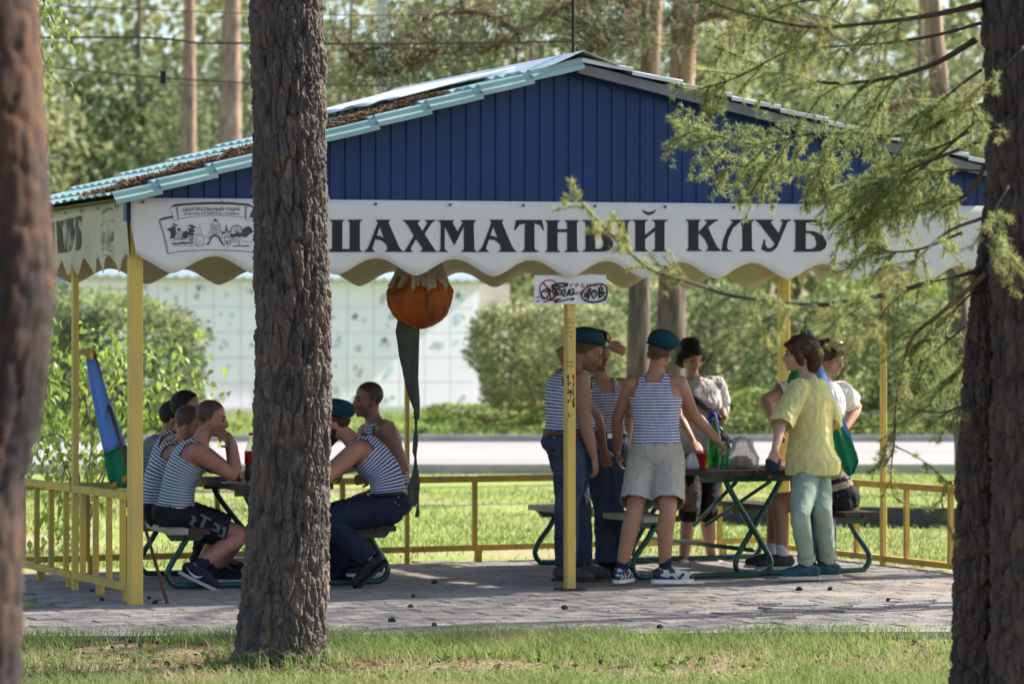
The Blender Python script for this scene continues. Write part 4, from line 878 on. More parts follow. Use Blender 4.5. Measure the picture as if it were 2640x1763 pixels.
def person(label, Y, pel, neck, head, yaw, legs, arms, skin='tan', hyaw=None, hpitch=0, hroll=0, syaw=None, W=1.0, Dp=1.0, belly=0.0, fat=1.0, top=None, bottom=None, hair='brown', hairstyle='short', hat=None, shoes='shoe_black', sole='sole', belt=None,
           belt_t=.30, female=False, facial=None, bag=None, hs=1.0, group=None, bend=0.0, hem=.10, sock=None, glasses=False, sleeve=.55, barefoot=False):
    pelv = P(pel[0], pel[1], Y + (pel[2] if len(pel) > 2 else 0)); nk = P(neck[0], neck[1], Y + (neck[2] if len(neck) > 2 else 0)); hd = P(head[0], head[1], Y + (head[2] if len(head) > 2 else 0))
    yh = math.radians(yaw); ys = math.radians(syaw if syaw is not None else yaw); yd = math.radians(hyaw if hyaw is not None else yaw)
    fdir = lambda a: Vector((math.cos(a), math.sin(a), 0)); ldir = lambda a: Vector((-math.sin(a), math.cos(a), 0))
    up0 = (nk - pelv).normalized()
    # spine curve from crotch to neck base, bulging backwards when bent
    s0 = pelv - up0.lerp(UP, .5).normalized() * .09; midp = (pelv + nk) / 2 - fdir(yh) * bend
    ctrl = [s0, pelv, midp, nk]; path = smooth_path(ctrl, 12); ln = [0]
    for a, b in zip(path, path[1:]): ln.append(ln[-1] + (b - a).length)
    tot = ln[-1]; NS = 60; SP = []
    for i in range(NS + 1):
        d = tot * i / NS; j = min(max(np.searchsorted(ln, d) - 1, 0), len(path) - 2); t = (d - ln[j]) / max(ln[j + 1] - ln[j], 1e-9); SP.append(path[j].lerp(path[j + 1], t))
    TG = [(SP[min(i + 1, NS)] - SP[max(i - 1, 0)]).normalized() for i in range(NS + 1)]
    FR = []
    for i in range(NS + 1):
        a = yh + (ys - yh) * min(max((i / NS - .2) / .6, 0), 1); l = ldir(a); l = (l - TG[i] * l.dot(TG[i])).normalized(); FR.append((l, l.cross(TG[i]).normalized()))
    def prof(t):
        for (a, wa, da), (b, wb, db) in zip(PROF, PROF[1:]):
            if t <= b:
                k = (t - a) / (b - a); k = min(max(k, 0), 1); k = k * k * (3 - 2 * k); w = wa + (wb - wa) * k; d = da + (db - da) * k; break
        else: w, d = PROF[-1][1:]
        if female:
            w *= 1 + .10 * math.exp(-((t - .16) / .12) ** 2) - .06 * math.exp(-((t - .85) / .15) ** 2); 
        return w * W, d * Dp
    def ring(t, grow=0.0, n=28, wx=1.0, dx=1.0):
        i = min(int(round(t * NS)), NS); l, fw = FR[i]; w, d = prof(t); w = w * wx + grow; d = d * dx + grow; out = []
        be = belly * math.exp(-((t - .36) / .17) ** 2); bust = (.035 * math.exp(-((t - .68) / .09) ** 2)) if female else .008 * math.exp(-((t - .72) / .1) ** 2)
        for k in range(n):
            a = 2 * math.pi * k / n; ca, sa = math.cos(a), math.sin(a); e = .82
            x = math.copysign(abs(ca) ** e, ca) * w; y = math.copysign(abs(sa) ** e, sa) * d
            if sa > 0: y += sa * (be + bust * (1 if abs(ca) < .8 else .4))
            else: y += sa * (.028 * math.exp(-((t - .12) / .09) ** 2)) * (1.3 if female else 1)
            out.append(SP[i] + l * x + fw * y)
        return out
    def torso(mb, t0, t1, grow=0.0, steps=22, wx=None, dx=None):
        vs = []; n = 28
        for q in range(steps + 1):
            t = t0 + (t1 - t0) * q / steps; vs += ring(t, grow, n, wx(t) if wx else 1, dx(t) if dx else 1)
        f = [(i * n + k, i * n + (k + 1) % n, (i + 1) * n + (k + 1) % n, (i + 1) * n + k) for i in range(steps) for k in range(n)]
        f += [tuple(range(n - 1, -1, -1)), tuple(range(steps * n, (steps + 1) * n))]; mb.add(vs, f)
    iS = int(.885 * NS); lS, fS = FR[iS]; iH = int(.15 * NS); lH, fH = FR[iH]
    SH = {'L': SP[iS] + lS * .168 * W - TG[iS] * .005, 'R': SP[iS] - lS * .168 * W - TG[iS] * .005}
    HP = {'L': pelv + lH * .088 * W - UP * .03, 'R': pelv - lH * .088 * W - UP * .03}
    J = {}
    for s in 'LR':
        g = legs[s]; kn = reach(HP[s], *g['knee'][:2], .445, g['knee'][2]) if len(g['knee']) == 3 else Vector(g['knee'])
        an = reach(kn, *g['ankle'][:2], .42, g['ankle'][2]); J['kn' + s] = kn; J['an' + s] = an
        a = math.radians(g.get('toe', yaw)); pch = math.radians(g.get('pitch', 0)); J['toe' + s] = Vector((math.cos(a) * math.cos(pch), math.sin(a) * math.cos(pch), math.sin(pch)))
        g = arms[s]; el = reach(SH[s], *g['elbow'][:2], .30 * hs, g['elbow'][2]); wr = reach(el, *g['wrist'][:2], .255 * hs, g['wrist'][2]); J['el' + s] = el; J['wr' + s] = wr
        if 'hand' in g: hdv = (reach(wr, *g['hand'][:2], .13, g['hand'][2]) - wr).normalized()
        else: hdv = (wr - el).normalized()
        J['hd' + s] = hdv
    # head frame
    hf = fdir(yd) * math.cos(math.radians(hpitch)) + UP * math.sin(math.radians(hpitch)); hl = ldir(yd); hu = hf.cross(hl).normalized()
    if hroll:
        R_ = Matrix.Rotation(math.radians(hroll), 3, hf); hl = R_ @ hl; hu = R_ @ hu
    HA = (hf, hl, hu)
    KH = 1.07
    HA = tuple(q * KH for q in HA)
    def H(x, y, z): return hd + hf * (x * KH) + hl * (y * KH) + hu * (z * KH)
    mb = MB(); torso(mb, 0, 1)
    nb = SP[int(.95 * NS)]; mb.add(*limb([nb, nk.lerp(hd, .35), hd - hu * .035 - hf * .02], [.066, .055, .056] if not female else [.056, .047, .048]))
    mb.add(*ellipsoid(H(-.012, 0, .035), HA, (.098, .076, .088))); mb.add(*ellipsoid(H(.022, 0, -.03), HA, (.072, .064, .082))); mb.add(*ellipsoid(H(.040, 0, -.076), HA, (.048, .046, .040)))
    mb.add(*ellipsoid(H(.078, 0, -.094), HA, (.020, .022, .018), 10, 8)); mb.add(*ellipsoid(H(.070, 0, .018), HA, (.026, .052, .016), 12, 8))
    mb.add(*limb([H(.085, 0, .012), H(.102, 0, -.015), H(.110, 0, -.034)], [.010, .013, .0155], 8)); mb.add(*ellipsoid(H(.098, 0, -.040), HA, (.016, .019, .010), 10, 6))
    mb.add(*ellipsoid(H(.088, 0, -.066), HA, (.014, .026, .012), 10, 6))
    for s in (1, -1):
        mb.add(*ellipsoid(H(.058, s * .040, -.026), HA, (.030, .024, .022), 10, 8)); mb.add(*ellipsoid(H(-.008, s * .074, -.012), (hf, hl, hu), (.021, .012, .034), 10, 8))
    LR = [.092, .080, .058, .060, .040] if not female else [.092, .082, .058, .060, .038]
    for s in 'LR':
        kn, an = J['kn' + s], J['an' + s]; calf = kn.lerp(an, .32) - J['toe' + s] * .012
        mb.add(*limb([HP[s], HP[s].lerp(kn, .5), kn, calf, an], [r_ * fat for r_ in LR[:4]] + [LR[4]]))
        td = J['toe' + s]; uq = (UP - td * UP.dot(td)).normalized(); mb.add(*limb([an - td * .035 - uq * .03, an + td * .07 - uq * .04, an + td * .14 - uq * .052], [.034, .034, .022], 10))
        el, wr, hv = J['el' + s], J['wr' + s], J['hd' + s]; sg = 1 if s == 'L' else -1
        mb.add(*limb([SP[int(.87 * NS)] + lS * (sg * .09), SH[s], SH[s].lerp(el, .45), el, el.lerp(wr, .3), wr], [.055 * fat, .062 * fat, .053 * fat, .042 * fat, .044 * fat, .028]))
        # hand: palm, four fingers, thumb
        g = arms[s]; cur = math.radians(g.get('curl', 25)); pn = Vector(g.get('palm', (0, 1, 0))); pn = (pn - hv * pn.dot(hv)).normalized(); pl = hv.cross(pn).normalized() * g.get('thumb', 1)
        mb.add(*ellipsoid(wr + hv * .05, (hv, pl, pn), (.056, .041, .019), 12, 8))
        for q, (off, flen) in enumerate(((.030, .068), (.010, .078), (-.011, .072), (-.031, .058))):
            b = wr + hv * .088 + pl * off; pts = [b - hv * .03, b]; ang_ = cur * .5; dcur = hv
            for seg in (.42, .33, .25):
                dcur = (hv * math.cos(ang_) + pn * math.sin(ang_)).normalized(); pts.append(pts[-1] + dcur * flen * seg * 1.05); ang_ += cur
            mb.add(*limb(pts, [.010, .0105, .0095, .009, .008], 8, (1, 1), 2))
        tb = wr + hv * .025 + pl * .030; td_ = (hv * .75 + pl * .55 + pn * .35).normalized(); mb.add(*limb([tb, tb + td_ * .035, tb + (td_ + hv * .3 + pn * math.sin(cur) * .6).normalized() * .068], [.014, .012, .0095], 8, (1, 1), 2))
    V, Nn, F = remesh(mb, .0085, 2)
    dv = (V - np.array(hd)) / KH; lx, ly, lz = dv @ np.array(hf), dv @ np.array(hl), dv @ np.array(hu); near = (np.abs(lx) < .16) & (np.abs(ly) < .12) & (lz > -.17); sm = lambda a, b, x: np.clip((x - a) / (b - a), 0, 1)
    nzh = .006 * fbm(V * 120, 2, 3); stub = np.where(near, sm(-.012, .02, lx + nzh) * sm(-.028, -.050, lz + nzh) * sm(-.135, -.115, lz), 0) * (0 if female else 1); hl_ = np.interp(lx, [-.12, -.06, -.02, .005, .02, .05, .08], [-.06, -.06, -.02, -.012, .042, .070, .083]); buzz = np.where(near & (lx < .1), sm(-.010, .014, lz - hl_ + nzh), 0) * (1 if hairstyle == 'buzz' else 0)
    base = Vector((pelv.x, pelv.y, 0)); body = obj('person', V, F, SKIN[skin], smooth=True, base=base, attrs={'stubble': stub, 'buzz': buzz}); tag(body, label, 'person', group)
    C_ = np.array(SP); T_ = np.array(TG)
    def locate(V):
        d2 = ((V[:, None, :] - C_[None, :, :]) ** 2).sum(2); i = d2.argmin(1); dv = V - C_[i]
        al = (dv * T_[i]).sum(1); Lm = np.array([f_[0] for f_ in FR])[i]; Fm = np.array([f_[1] for f_ in FR])[i]
        return i / NS + al / tot, (dv * Lm).sum(1), (dv * Fm).sum(1)
    def garment(mb, name, mat, voxel=.0095, wr=.004, spine=False, cut=None, sc=14, smooth=3, parent=body, planes=()):
        V, Nn, F = remesh(mb, voxel, smooth)
        if wr:
            q = V * sc * np.array([1, 1, .55]) + len(label); a = 1 - 2 * np.abs(fbm(q + .8 * fbm(q * .6, 2, 3)[:, None], 2, 5)); V = V + Nn * (wr * (1.3 * a * np.abs(a) + .7 * fbm(q * 1.9, 2, 9)))[:, None]
        at = {}
        if len(planes):
            kp = np.ones(len(V), bool)
            for (c0, d0, r0) in planes:
                dv = V - np.array(c0); al = dv @ np.array(d0); off = np.linalg.norm(dv - np.outer(al, np.array(d0)), axis=1); kp &= ~((al > 0) & (off < r0))
            Fa = np.asarray(F); F = Fa[kp[Fa].all(1)]
        if spine or cut:
            t, lat, fr = locate(V)
            if spine: at['spine'] = t * tot + .004 * fbm(V * 7, 2, 8) + 1.0
            if cut:
                keep = cut(t, lat, fr); Fa = np.asarray(F); F = Fa[keep[Fa].all(1)]
        return obj(name, V, F if isinstance(F, np.ndarray) else F, mat, parent, True, at)
    # --- clothes
    if top and top[0] == 'tank':
        mb = MB(); torso(mb, hem - .05, .975, .009, 28)
        def cut(t, lat, fr):
            a = np.abs(lat); lim = np.interp(t, [0, .62, .74, .86, .95, 1.1], [9, 9, .150 * W, .118 * W, .112 * W, .11 * W]); neckw = np.where(fr > 0, np.interp(t, [0, .74, .80, .92, 1.1], [-1, -1, .052, .066, .07]), np.interp(t, [0, .86, .90, .95, 1.1], [-1, -1, .05, .064, .068]))
            return (a < lim) & (a > neckw) & (t > hem)
        garment(mb, 'tank_top', CL[top[1]], spine=True, cut=cut, wr=.005, sc=18)
    elif top:
        loose = top[2] if len(top) > 2 else .015; mb = MB(); PLN = []; torso(mb, max(hem - .07, -.0), .965, loose, 26, wx=(lambda t: prof(max(t, .17))[0] / prof(t)[0] * (1 + (.08 if loose > .02 else 0) * max(0, 1 - t * 1.2))), dx=(lambda t: prof(max(t, .17))[1] / prof(t)[1] * (1 + (.14 if loose > .02 else 0) * max(0, 1 - t * 1.2))))
        for s in 'LR':
            el = J['el' + s]; wr_ = J['wr' + s]; e = SH[s].lerp(el, min(sleeve, 1.0)); pts = [SP[int(.86 * NS)] + lS * ((1 if s == 'L' else -1) * .09), SH[s], SH[s].lerp(el, .5 * min(sleeve, 1)), e]; rad = [.07 + loose * .5, .070 * fat + loose * .6, .064 * fat + loose * .9, .062 * fat + loose * 1.4]
            if sleeve > 1: pts.append(el.lerp(wr_, sleeve - 1)); rad.append(.055 * fat + loose * 1.2)
            dl = (pts[-1] - pts[-2]).normalized(); PLN.append((pts[-1], dl, rad[-1] * 1.8)); pts.append(pts[-1] + dl * .03); rad.append(rad[-1]); mb.add(*limb(pts, rad, 16, (1, 0)))
        garment(mb, {'shirt': 'shirt', 'tee': 'tee_shirt', 'blouse': 'blouse'}[top[0]], CL[top[1]], wr=.0065 if loose > .02 else .005, sc=20, voxel=.008, smooth=2, planes=PLN, cut=(lambda t, lat, fr: (t > hem) | (np.abs(lat) > .25)) if hem > .02 else None)
    if bottom:
        mb = MB(); PLN = []; g = .012 if bottom[0] != 'shorts' else .016; torso(mb, .01, bottom[2] if len(bottom) > 2 else .31, g, 10)
        for s in 'LR':
            kn, an = J['kn' + s], J['an' + s]
            if bottom[0] == 'shorts': e = HP[s].lerp(kn, .86 if len(bottom) < 4 else bottom[3]); mb.add(*limb([HP[s], HP[s].lerp(kn, .5), e], [.100 * fat + g * .6, .094 * fat + g, .088 * fat + g * 1.3], 18, (1, 0))); dl = (kn - HP[s]).normalized(); mb.add(*limb([e, e + dl * .03], [.088 * fat + g * 1.3] * 2, 18, (0, 0))); PLN.append((e, dl, .17))
            elif bottom[0] == 'capri': mb.add(*limb([HP[s], HP[s].lerp(kn, .5), kn, kn.lerp(an, .28)], [.098 * fat + g, .088 * fat + g, .068 * fat + g, .064 * fat + g], 18, (1, 0))); PLN.append((kn.lerp(an, .25), (an - kn).normalized(), .15))
            else:
                e = kn.lerp(an, .96 if len(bottom) < 4 else bottom[3]); sl_ = .97 if bottom[0] == 'slim' else 1.0; mb.add(*limb([HP[s], HP[s].lerp(kn, .5), kn, kn.lerp(an, .35), e], [.098 * fat + g * .5, .088 * fat + g, (.066 * fat + g * .9) * sl_, (.066 * fat + g * .9) * sl_, (.058 if bottom[0] == 'trousers' else .042) + g * sl_], 18, (1, 0)))
        garment(mb, 'shorts' if bottom[0] == 'shorts' else 'trousers', CL[bottom[1]], wr=.0055 if bottom[0] != 'slim' else .003, sc=20, voxel=.0085, smooth=2, planes=PLN)
        if len(bottom) > 4:
            for s in 'LR':
                kn, an = J['kn' + s], J['an' + s]; e0 = kn.lerp(an, bottom[3] - .09); e1 = kn.lerp(an, bottom[3] + .012); v, f = tube([e0, e1], [.066, .066], 20); obj('cuff', v, f, CL[bottom[1]], body)
    if belt:
        vs = []; n = 28
        for dt, gr in ((-.022, .019), (-.020, .023), (.020, .023), (.022, .019)): vs += ring(belt_t + dt, gr + (.004 if belly else 0), n)
        f = [(i * n + k, i * n + (k + 1) % n, (i + 1) * n + (k + 1) % n, (i + 1) * n + k) for i in range(3) for k in range(n)]; bo = obj('belt', vs, f, CL[belt], body, True)
        i = int(belt_t * NS); w, d = prof(belt_t); c = SP[i] + FR[i][1] * (d + .028 + belly * .7); mbb = MB(); mbb.box(c, .022, .004, .018, (FR[i][0], FR[i][1], TG[i])); mbb.build('buckle', CL['metal'], bo)
    # --- shoes
    if not barefoot:
        for s in 'LR':
            an = J['an' + s]; td = J['toe' + s]; upv = (UP - td * UP.dot(td)).normalized(); sd = td.cross(upv); mb = MB()
            an_ = an - upv * .0
            mb.add(*limb([an_ - td * .050 - upv * .030, an_ + td * .02 - upv * .02, an_ + td * .10 - upv * .042, an_ + td * .175 - upv * .052], [.045, .050, .047, .035], 14)); mb.add(*limb([an_ + upv * .015, an_ - upv * .03], [.047, .048], 14, (0, 1)))
            V, Nn, F = remesh(mb, .009, 2); h = (V - np.array(an_)) @ np.array(upv); V = V + np.outer(np.maximum(-.074 - h, 0), np.array(upv))
            sh = obj('shoe', V, F, CL[shoes], body, True)
            poly = [(-.098, -.018), (-.085, -.036), (0, -.042), (.08, -.050), (.16, -.048), (.205, -.028), (.215, 0), (.205, .028), (.16, .048), (.08, .046), (0, .040), (-.085, .036), (-.098, .018)]
            mbs = MB(); mbs.prism(poly, an_ - upv * .090, td, sd, upv, .022); mbs.build('sole', CL[sole], sh)
            if sock: v, f = limb([J['kn' + s].lerp(an, .78), an], [.046, .045], 14, (0, 0)); obj('sock', v, f, CL[sock], body, True)
            if shoes == 'shoe_navy' and s == 'R' :
                put = lambda p, l: an_ + td * p[0] + upv * p[1] + sd * (.0545 - abs(p[0] - .03) * .03); mbl = MB(); _poly = [(.075, -.028), (.05, -.055), (.015, -.062), (-.02, -.05), (-.06, -.022), (-.02, -.042), (.015, -.048), (.045, -.044)]
                flat(mbl, _poly, put); mbl.build('side_mark', CL['logo'], sh)
    # --- hair, hats, face
    def shell(grow, test, name, mat, r=(.098, .076, .088), c=(-.012, 0, .035), noise=.003, parent=body):
        nu, nv = 48, 32; v, f = ellipsoid((0, 0, 0), (Vector((1, 0, 0)), Vector((0, 1, 0)), Vector((0, 0, 1))), (r[0] + grow, r[1] + grow, r[2] + grow), nu, nv); v = np.array([tuple(q) for q in v]); v = v * (1 + noise * 12 * fbm(v * 40, 3, 2))[:, None]; loc = v + np.array(c)
        k = test(loc[:, 0], loc[:, 1], loc[:, 2]); fa = np.array(f); fa = fa[k[fa].all(1)]; loc = loc * KH; Wv = np.array(hd) + np.outer(loc[:, 0], hf) + np.outer(loc[:, 1], hl) + np.outer(loc[:, 2], hu)
        return obj(name, Wv, fa, mat, parent, True)
    def hairline(x, y, z, back=-.055): return z > np.interp(x, [-.12, -.06, -.02, .005, .02, .05, .08], [back, back, -.015, -.005, .045, .072, .085])
    if hairstyle == 'short': shell(.007, hairline, 'hair', HAIR[hair])
    elif hairstyle in ('bob', 'long'):
        mb = MB(); mb.add(*ellipsoid(H(-.02, 0, .045), HA, (.108, .098, .092)))
        for s in (1, -1): mb.add(*limb([H(.02, s * .078, .05), H(.0, s * .092, .0), H(-.02, s * .088, -.06 if hairstyle == 'bob' else -.02)], [.035, .036, .028]))
        mb.add(*limb([H(-.07, 0, .05), H(-.10, 0, -.02), H(-.09, 0, -.085 if hairstyle == 'bob' else -.05)], [.075, .070, .055])); mb.add(*limb([H(.075, .045, .072), H(.09, -.01, .062), H(.07, -.055, .06)], [.018, .022, .018]))
        V, Nn, F = remesh(mb, .009, 1); V = V + Nn * (.008 * fbm(V * 34, 3, 4))[:, None]; obj('hair', V, F, HAIR[hair], body, True)
    if facial == 'beard':
        mb = MB(); mb.add(*ellipsoid(H(.045, 0, -.085), HA, (.056, .058, .045))); mb.add(*ellipsoid(H(.062, 0, -.115), HA, (.035, .036, .036)))
        for s in (1, -1): mb.add(*limb([H(.0, s * .064, -.02), H(.02, s * .062, -.07)], [.014, .020]))
        V, Nn, F = remesh(mb, .008, 1); V = V + Nn * (.005 * fbm(V * 50, 2, 4))[:, None]; obj('beard', V, F, HAIR['beard'], body, True)
    if hat:
        ha = [Vector(q) for q in HA]; R_ = Matrix.Rotation(math.radians(hat.get('roll', -18)), 3, hf) @ Matrix.Rotation(math.radians(hat.get('pitch', -14)), 3, hl); ax = [R_ @ q for q in ha]; c = H(-.014, 0, .062)
        mb = MB(); mb.add(*ellipsoid(c + ax[2] * .040 + ax[1] * hat.get('side', -.02) - ax[0] * hat.get('back', .012), ax, (.117, .104, .066), 28, 14)); mb.add(*ellipsoid(c + ax[2] * .012, ax, (.108, .089, .050), 28, 14))
        V, Nn, F = remesh(mb, .008, 2); q = (V - np.array(c)) @ np.array(ax[2]); keep = q > -.020; Fa = np.asarray(F); F = Fa[keep[Fa].all(1)]; V = V + Nn * (.003 * fbm(V * 20, 2, 3))[:, None]
        ho = obj('beret', V, F, CL[hat.get('mat', 'beret')], body, True)
        rim = [c - ax[2] * .016 + ax[0] * (.107 * math.cos(a)) + ax[1] * (.088 * math.sin(a)) for a in np.linspace(0, 2 * math.pi, 29)]; mbb = MB(); mbb.tube(rim, .006, 6, False); mbb.build('band', CL['belt_black'], ho)
        if hat.get('badge'):
            mbb = MB(); bc = c + ax[0] * .108 + ax[2] * .030 + ax[1] * .03; mbb.prism([(-.022, -.03), (.012, -.03), (.02, .0), (.012, .034), (-.006, .02), (-.024, .03)], bc, ax[1], ax[2], ax[0], .008); mbb.build('badge', CL['gold'], ho); mbb = MB(); mbb.prism([(-.008, -.012), (.008, -.012), (.008, .008), (-.008, .008)], bc + ax[0] * .0085, ax[1], ax[2], ax[0], .002); mbb.build('star', M['signred'], ho)
    for s in (1, -1):
        v, f = ellipsoid(H(.0835, s * .032, -.004), HA, (.007, .013, .0055), 10, 6); obj('eye', v, f, CL['eye'], body, True)
        v, f = limb([H(.090, s * .015, .019), H(.087, s * .034, .024), H(.072, s * .052, .018)], [.004, .0045, .003], 6, (1, 1), 2); obj('eyebrow', v, f, HAIR[hair if hair != 'fair' else 'brown'], body, True)
    v, f = limb([H(.086, .022, -.067), H(.098, .008, -.065), H(.098, -.008, -.065), H(.086, -.022, -.067)], [.003, .0055, .0055, .003], 6, (1, 1), 2); obj('lips', v, f, CL['lip'], body, True)
    if glasses:
        for s in (1, -1): v, f = ellipsoid(H(.055, s * .036, .128), HA, (.016, .030, .018), 12, 8); obj('sunglass_lens', v, f, CL['lens'], body, True)
        mbb = MB(); mbb.tube([H(.06, .01, .132), H(.06, -.01, .132)], .004, 6); mbb.build('sunglass_bridge', CL['metal'], body)
    return dict(body=body, H=H, J=J, ring=ring, SP=SP, FR=FR, TG=TG, HP=HP, SH=SH, NS=NS, prof=prof)
LEFTG = 'people at the left table'; RIGHTG = 'people at the right table'
# --- left table, left bench
p1 = person('person in pale striped tank top and black shorts, hands at mouth, front of left bench', 22.52, (452, 1322), (520, 1132), (545, 1078), 0, 
    {'L': dict(knee=(628, 1378, 1), ankle=(560, 1468, 1), toe=5), 'R': dict(knee=(630, 1382, -1), ankle=(506, 1462, -1), toe=0, pitch=-26)},
    {'R': dict(elbow=(612, 1232, -1), wrist=(602, 1146, 1), hand=(590, 1112, 1), curl=70, palm=(-1, .4, 0)), 'L': dict(elbow=(612, 1230, 1), wrist=(590, 1150, -1), hand=(578, 1118, -1), curl=70, palm=(-1, -.2, 0))},
    skin='red', hpitch=-8, top=('tank', 'tel_pale'), bottom=('shorts', 'black', .22, .80), hair='fair', hairstyle='buzz', shoes='shoe_navy', sole='sole', sock='sock_navy', bend=.05, group=LEFTG, W=1.02, syaw=12, fat=1.05)
p2 = person('person in navy striped tank top bending forward second on left bench', 22.86, (412, 1310), (472, 1140), (486, 1092), 5,
    {'L': dict(knee=(590, 1360, 1), ankle=(560, 1450, 1)), 'R': dict(knee=(590, 1360, -1), ankle=(520, 1450, 1))},
    {'R': dict(elbow=(580, 1215, -1), wrist=(620, 1235, 1), curl=40), 'L': dict(elbow=(580, 1215, 1), wrist=(620, 1235, 1), curl=40)}, hpitch=-25, top=('tank', 'tel_navy'), bottom=('shorts', 'black', .22), hair='fair', hairstyle='buzz', bend=.06, group=LEFTG, syaw=10)
p3 = person('person with dark hair seated third on left bench, face hidden behind the others', 23.22, (400, 1296), (470, 1110), (482, 1054), 0,
    {'L': dict(knee=(570, 1345, 1), ankle=(560, 1440, 1)), 'R': dict(knee=(570, 1345, -1), ankle=(540, 1440, 1))},
    {'R': dict(elbow=(570, 1205, -1), wrist=(620, 1225, 1), curl=40), 'L': dict(elbow=(570, 1205, 1), wrist=(620, 1225, 1), curl=40)}, top=('tank', 'tel_violet'), bottom=('trousers', 'jeans_dark', .25), hair='black', bend=.03, group=LEFTG)
p4 = person('person in grey shirt with black hair at the far end of left bench', 23.56, (378, 1292), (430, 1128), (449, 1080), 5,
    {'L': dict(knee=(540, 1340, 1), ankle=(540, 1430, 1)), 'R': dict(knee=(540, 1340, -1), ankle=(520, 1430, 1))},
    {'R': dict(elbow=(530, 1200, -1), wrist=(590, 1220, 1), curl=40), 'L': dict(elbow=(530, 1200, 1), wrist=(590, 1220, 1), curl=40)}, hpitch=-15, top=('shirt', 'grey', .02), bottom=('trousers', 'black', .25), hair='black', bend=.05, sleeve=.9, group=LEFTG)
# print on the front man's shorts
kn, hp = p1['J']['knR'], p1['HP']['R']; ax_ = (kn - hp).normalized(); side = Vector((0, -1, 0)); side = (side - ax_ * side.dot(ax_)).normalized(); upv = side.cross(ax_)
if upv.z < 0: upv = -upv
def shput(p, l):
    b = math.radians(-8 + p[1] * 62); return hp + ax_ * p[0] + (side * math.cos(b) + upv * math.sin(b)) * (.142 - .02 * p[0])
for polys in ([[(.115, .1), (.15, .0), (.165, .02), (.14, .14), (.16, .35), (.14, .55), (.11, .5), (.13, .4), (.12, .25)]], [[(.175, .75), (.255, .62), (.255, .5), (.225, .55), (.215, .1), (.19, .12), (.2, .58), (.175, .63)]], [[(.28, .5), (.33, .42), (.33, .05), (.27, .1), (.27, .2), (.305, .17), (.305, .34), (.28, .36)]], [[(.345, .42), (.375, .36), (.375, -.15), (.325, -.1), (.325, 0), (.352, -.02), (.352, .26), (.345, .28)]]):
    mb = MB()
    for q in polys: flat(mb, q, shput)
    mb.build('shorts_print', CL['print'], p1['body'])
# --- left table, right bench
p5 = person('person with full beard and blue beret leaning over the left table in dark jeans', 22.62, (1003, 1300), (905, 1132), (862, 1092), 180,
    {'R': dict(knee=(842, 1330, 1), ankle=(880, 1470, 1), toe=200), 'L': dict(knee=(842, 1338, -1), ankle=(955, 1448, -1), toe=200, pitch=-40)},
    {'L': dict(elbow=(846, 1228, -1), wrist=(800, 1165, 1), curl=60), 'R': dict(elbow=(840, 1220, 1), wrist=(800, 1165, -1), curl=60)},
    skin='red', hpitch=-12, top=('tank', 'tel_violet'), bottom=('trousers', 'jeans_dark', .27), belt='belt_black', belt_t=.255, hair='brown', hat=dict(roll=4, pitch=-22, side=0, back=.02), facial='beard', shoes='shoe_black', sole='sole_dark', bend=.09, group=LEFTG, W=1.06, fat=1.12, syaw=170)
p6 = person('person with shaved head and striped tank top sitting upright behind the bearded one', 23.25, (1010, 1280), (962, 1082), (950, 1030), 205,
    {'L': dict(knee=(880, 1330, -1), ankle=(960, 1450, -1), toe=215), 'R': dict(knee=(880, 1330, 1), ankle=(930, 1440, 1))},
    {'L': dict(elbow=(1040, 1212, -1), wrist=(960, 1228, -1), curl=50), 'R': dict(elbow=(925, 1190, 1), wrist=(880, 1215, -1), curl=50)},
    skin='dark', hyaw=200, hpitch=-4, top=('tank', 'tel_blue'), bottom=('trousers', 'khaki', .27), hair='brown', hairstyle='buzz', group=LEFTG, W=1.14, fat=1.2, bend=.02)
# --- right table
p7 = person('person in beret, striped tank top and blue jeans standing beside the middle post, head bowed', 22.95, (1462, 1140), (1478, 948), (1516, 908), 20,
    {'R': dict(knee=(1462, 1300, -1), ankle=(1458, 1470, 1), toe=-20), 'L': dict(knee=(1492, 1300, 1), ankle=(1502, 1466, 1), toe=10)},
    {'R': dict(elbow=(1508, 1092, -1), wrist=(1532, 1180, -1), hand=(1538, 1225, 1), curl=35, palm=(-1, .5, 0)), 'L': dict(elbow=(1540, 1080, 1), wrist=(1556, 1160, 1))},
    skin='dark', hyaw=15, hpitch=-28, top=('tank', 'tel_blue'), bottom=('trousers', 'jeans', .30), belt='belt_brown', belt_t=.275, hair='fair', hat=dict(roll=-8, pitch=-20, side=0, back=.03), shoes='shoe_grey', sole='sole_dark', belly=.07, W=1.12, Dp=1.15, fat=1.15, bend=.03, group=RIGHTG, hem=.22)
p8 = person('person in badge beret behind the bowed one, arm raised to forehead', 23.75, (1556, 1148), (1548, 968), (1538, 910), -70,
    {'R': dict(knee=(1560, 1310, -1), ankle=(1560, 1462, 1), toe=-70), 'L': dict(knee=(1582, 1305, -1), ankle=(1588, 1458, 1), toe=-50)},
    {'R': dict(elbow=(1446, 906, -1), wrist=(1572, 888, -1), hand=(1625, 910, -1), curl=38, palm=(0, 1, -.3)), 'L': dict(elbow=(1622, 1075, 1), wrist=(1612, 1160, -1))},
    skin='tan', hyaw=-50, hpitch=-5, top=('tank', 'tel_navy'), bottom=('trousers', 'jeans', .28), belt='belt_black', belt_t=.27, hair='brown', hat=dict(mat='beret_dark', badge=1, pitch=-10, roll=0, side=0), shoes='shoe_black', sole='sole_dark', group=RIGHTG, hs=1.12, hem=.22)
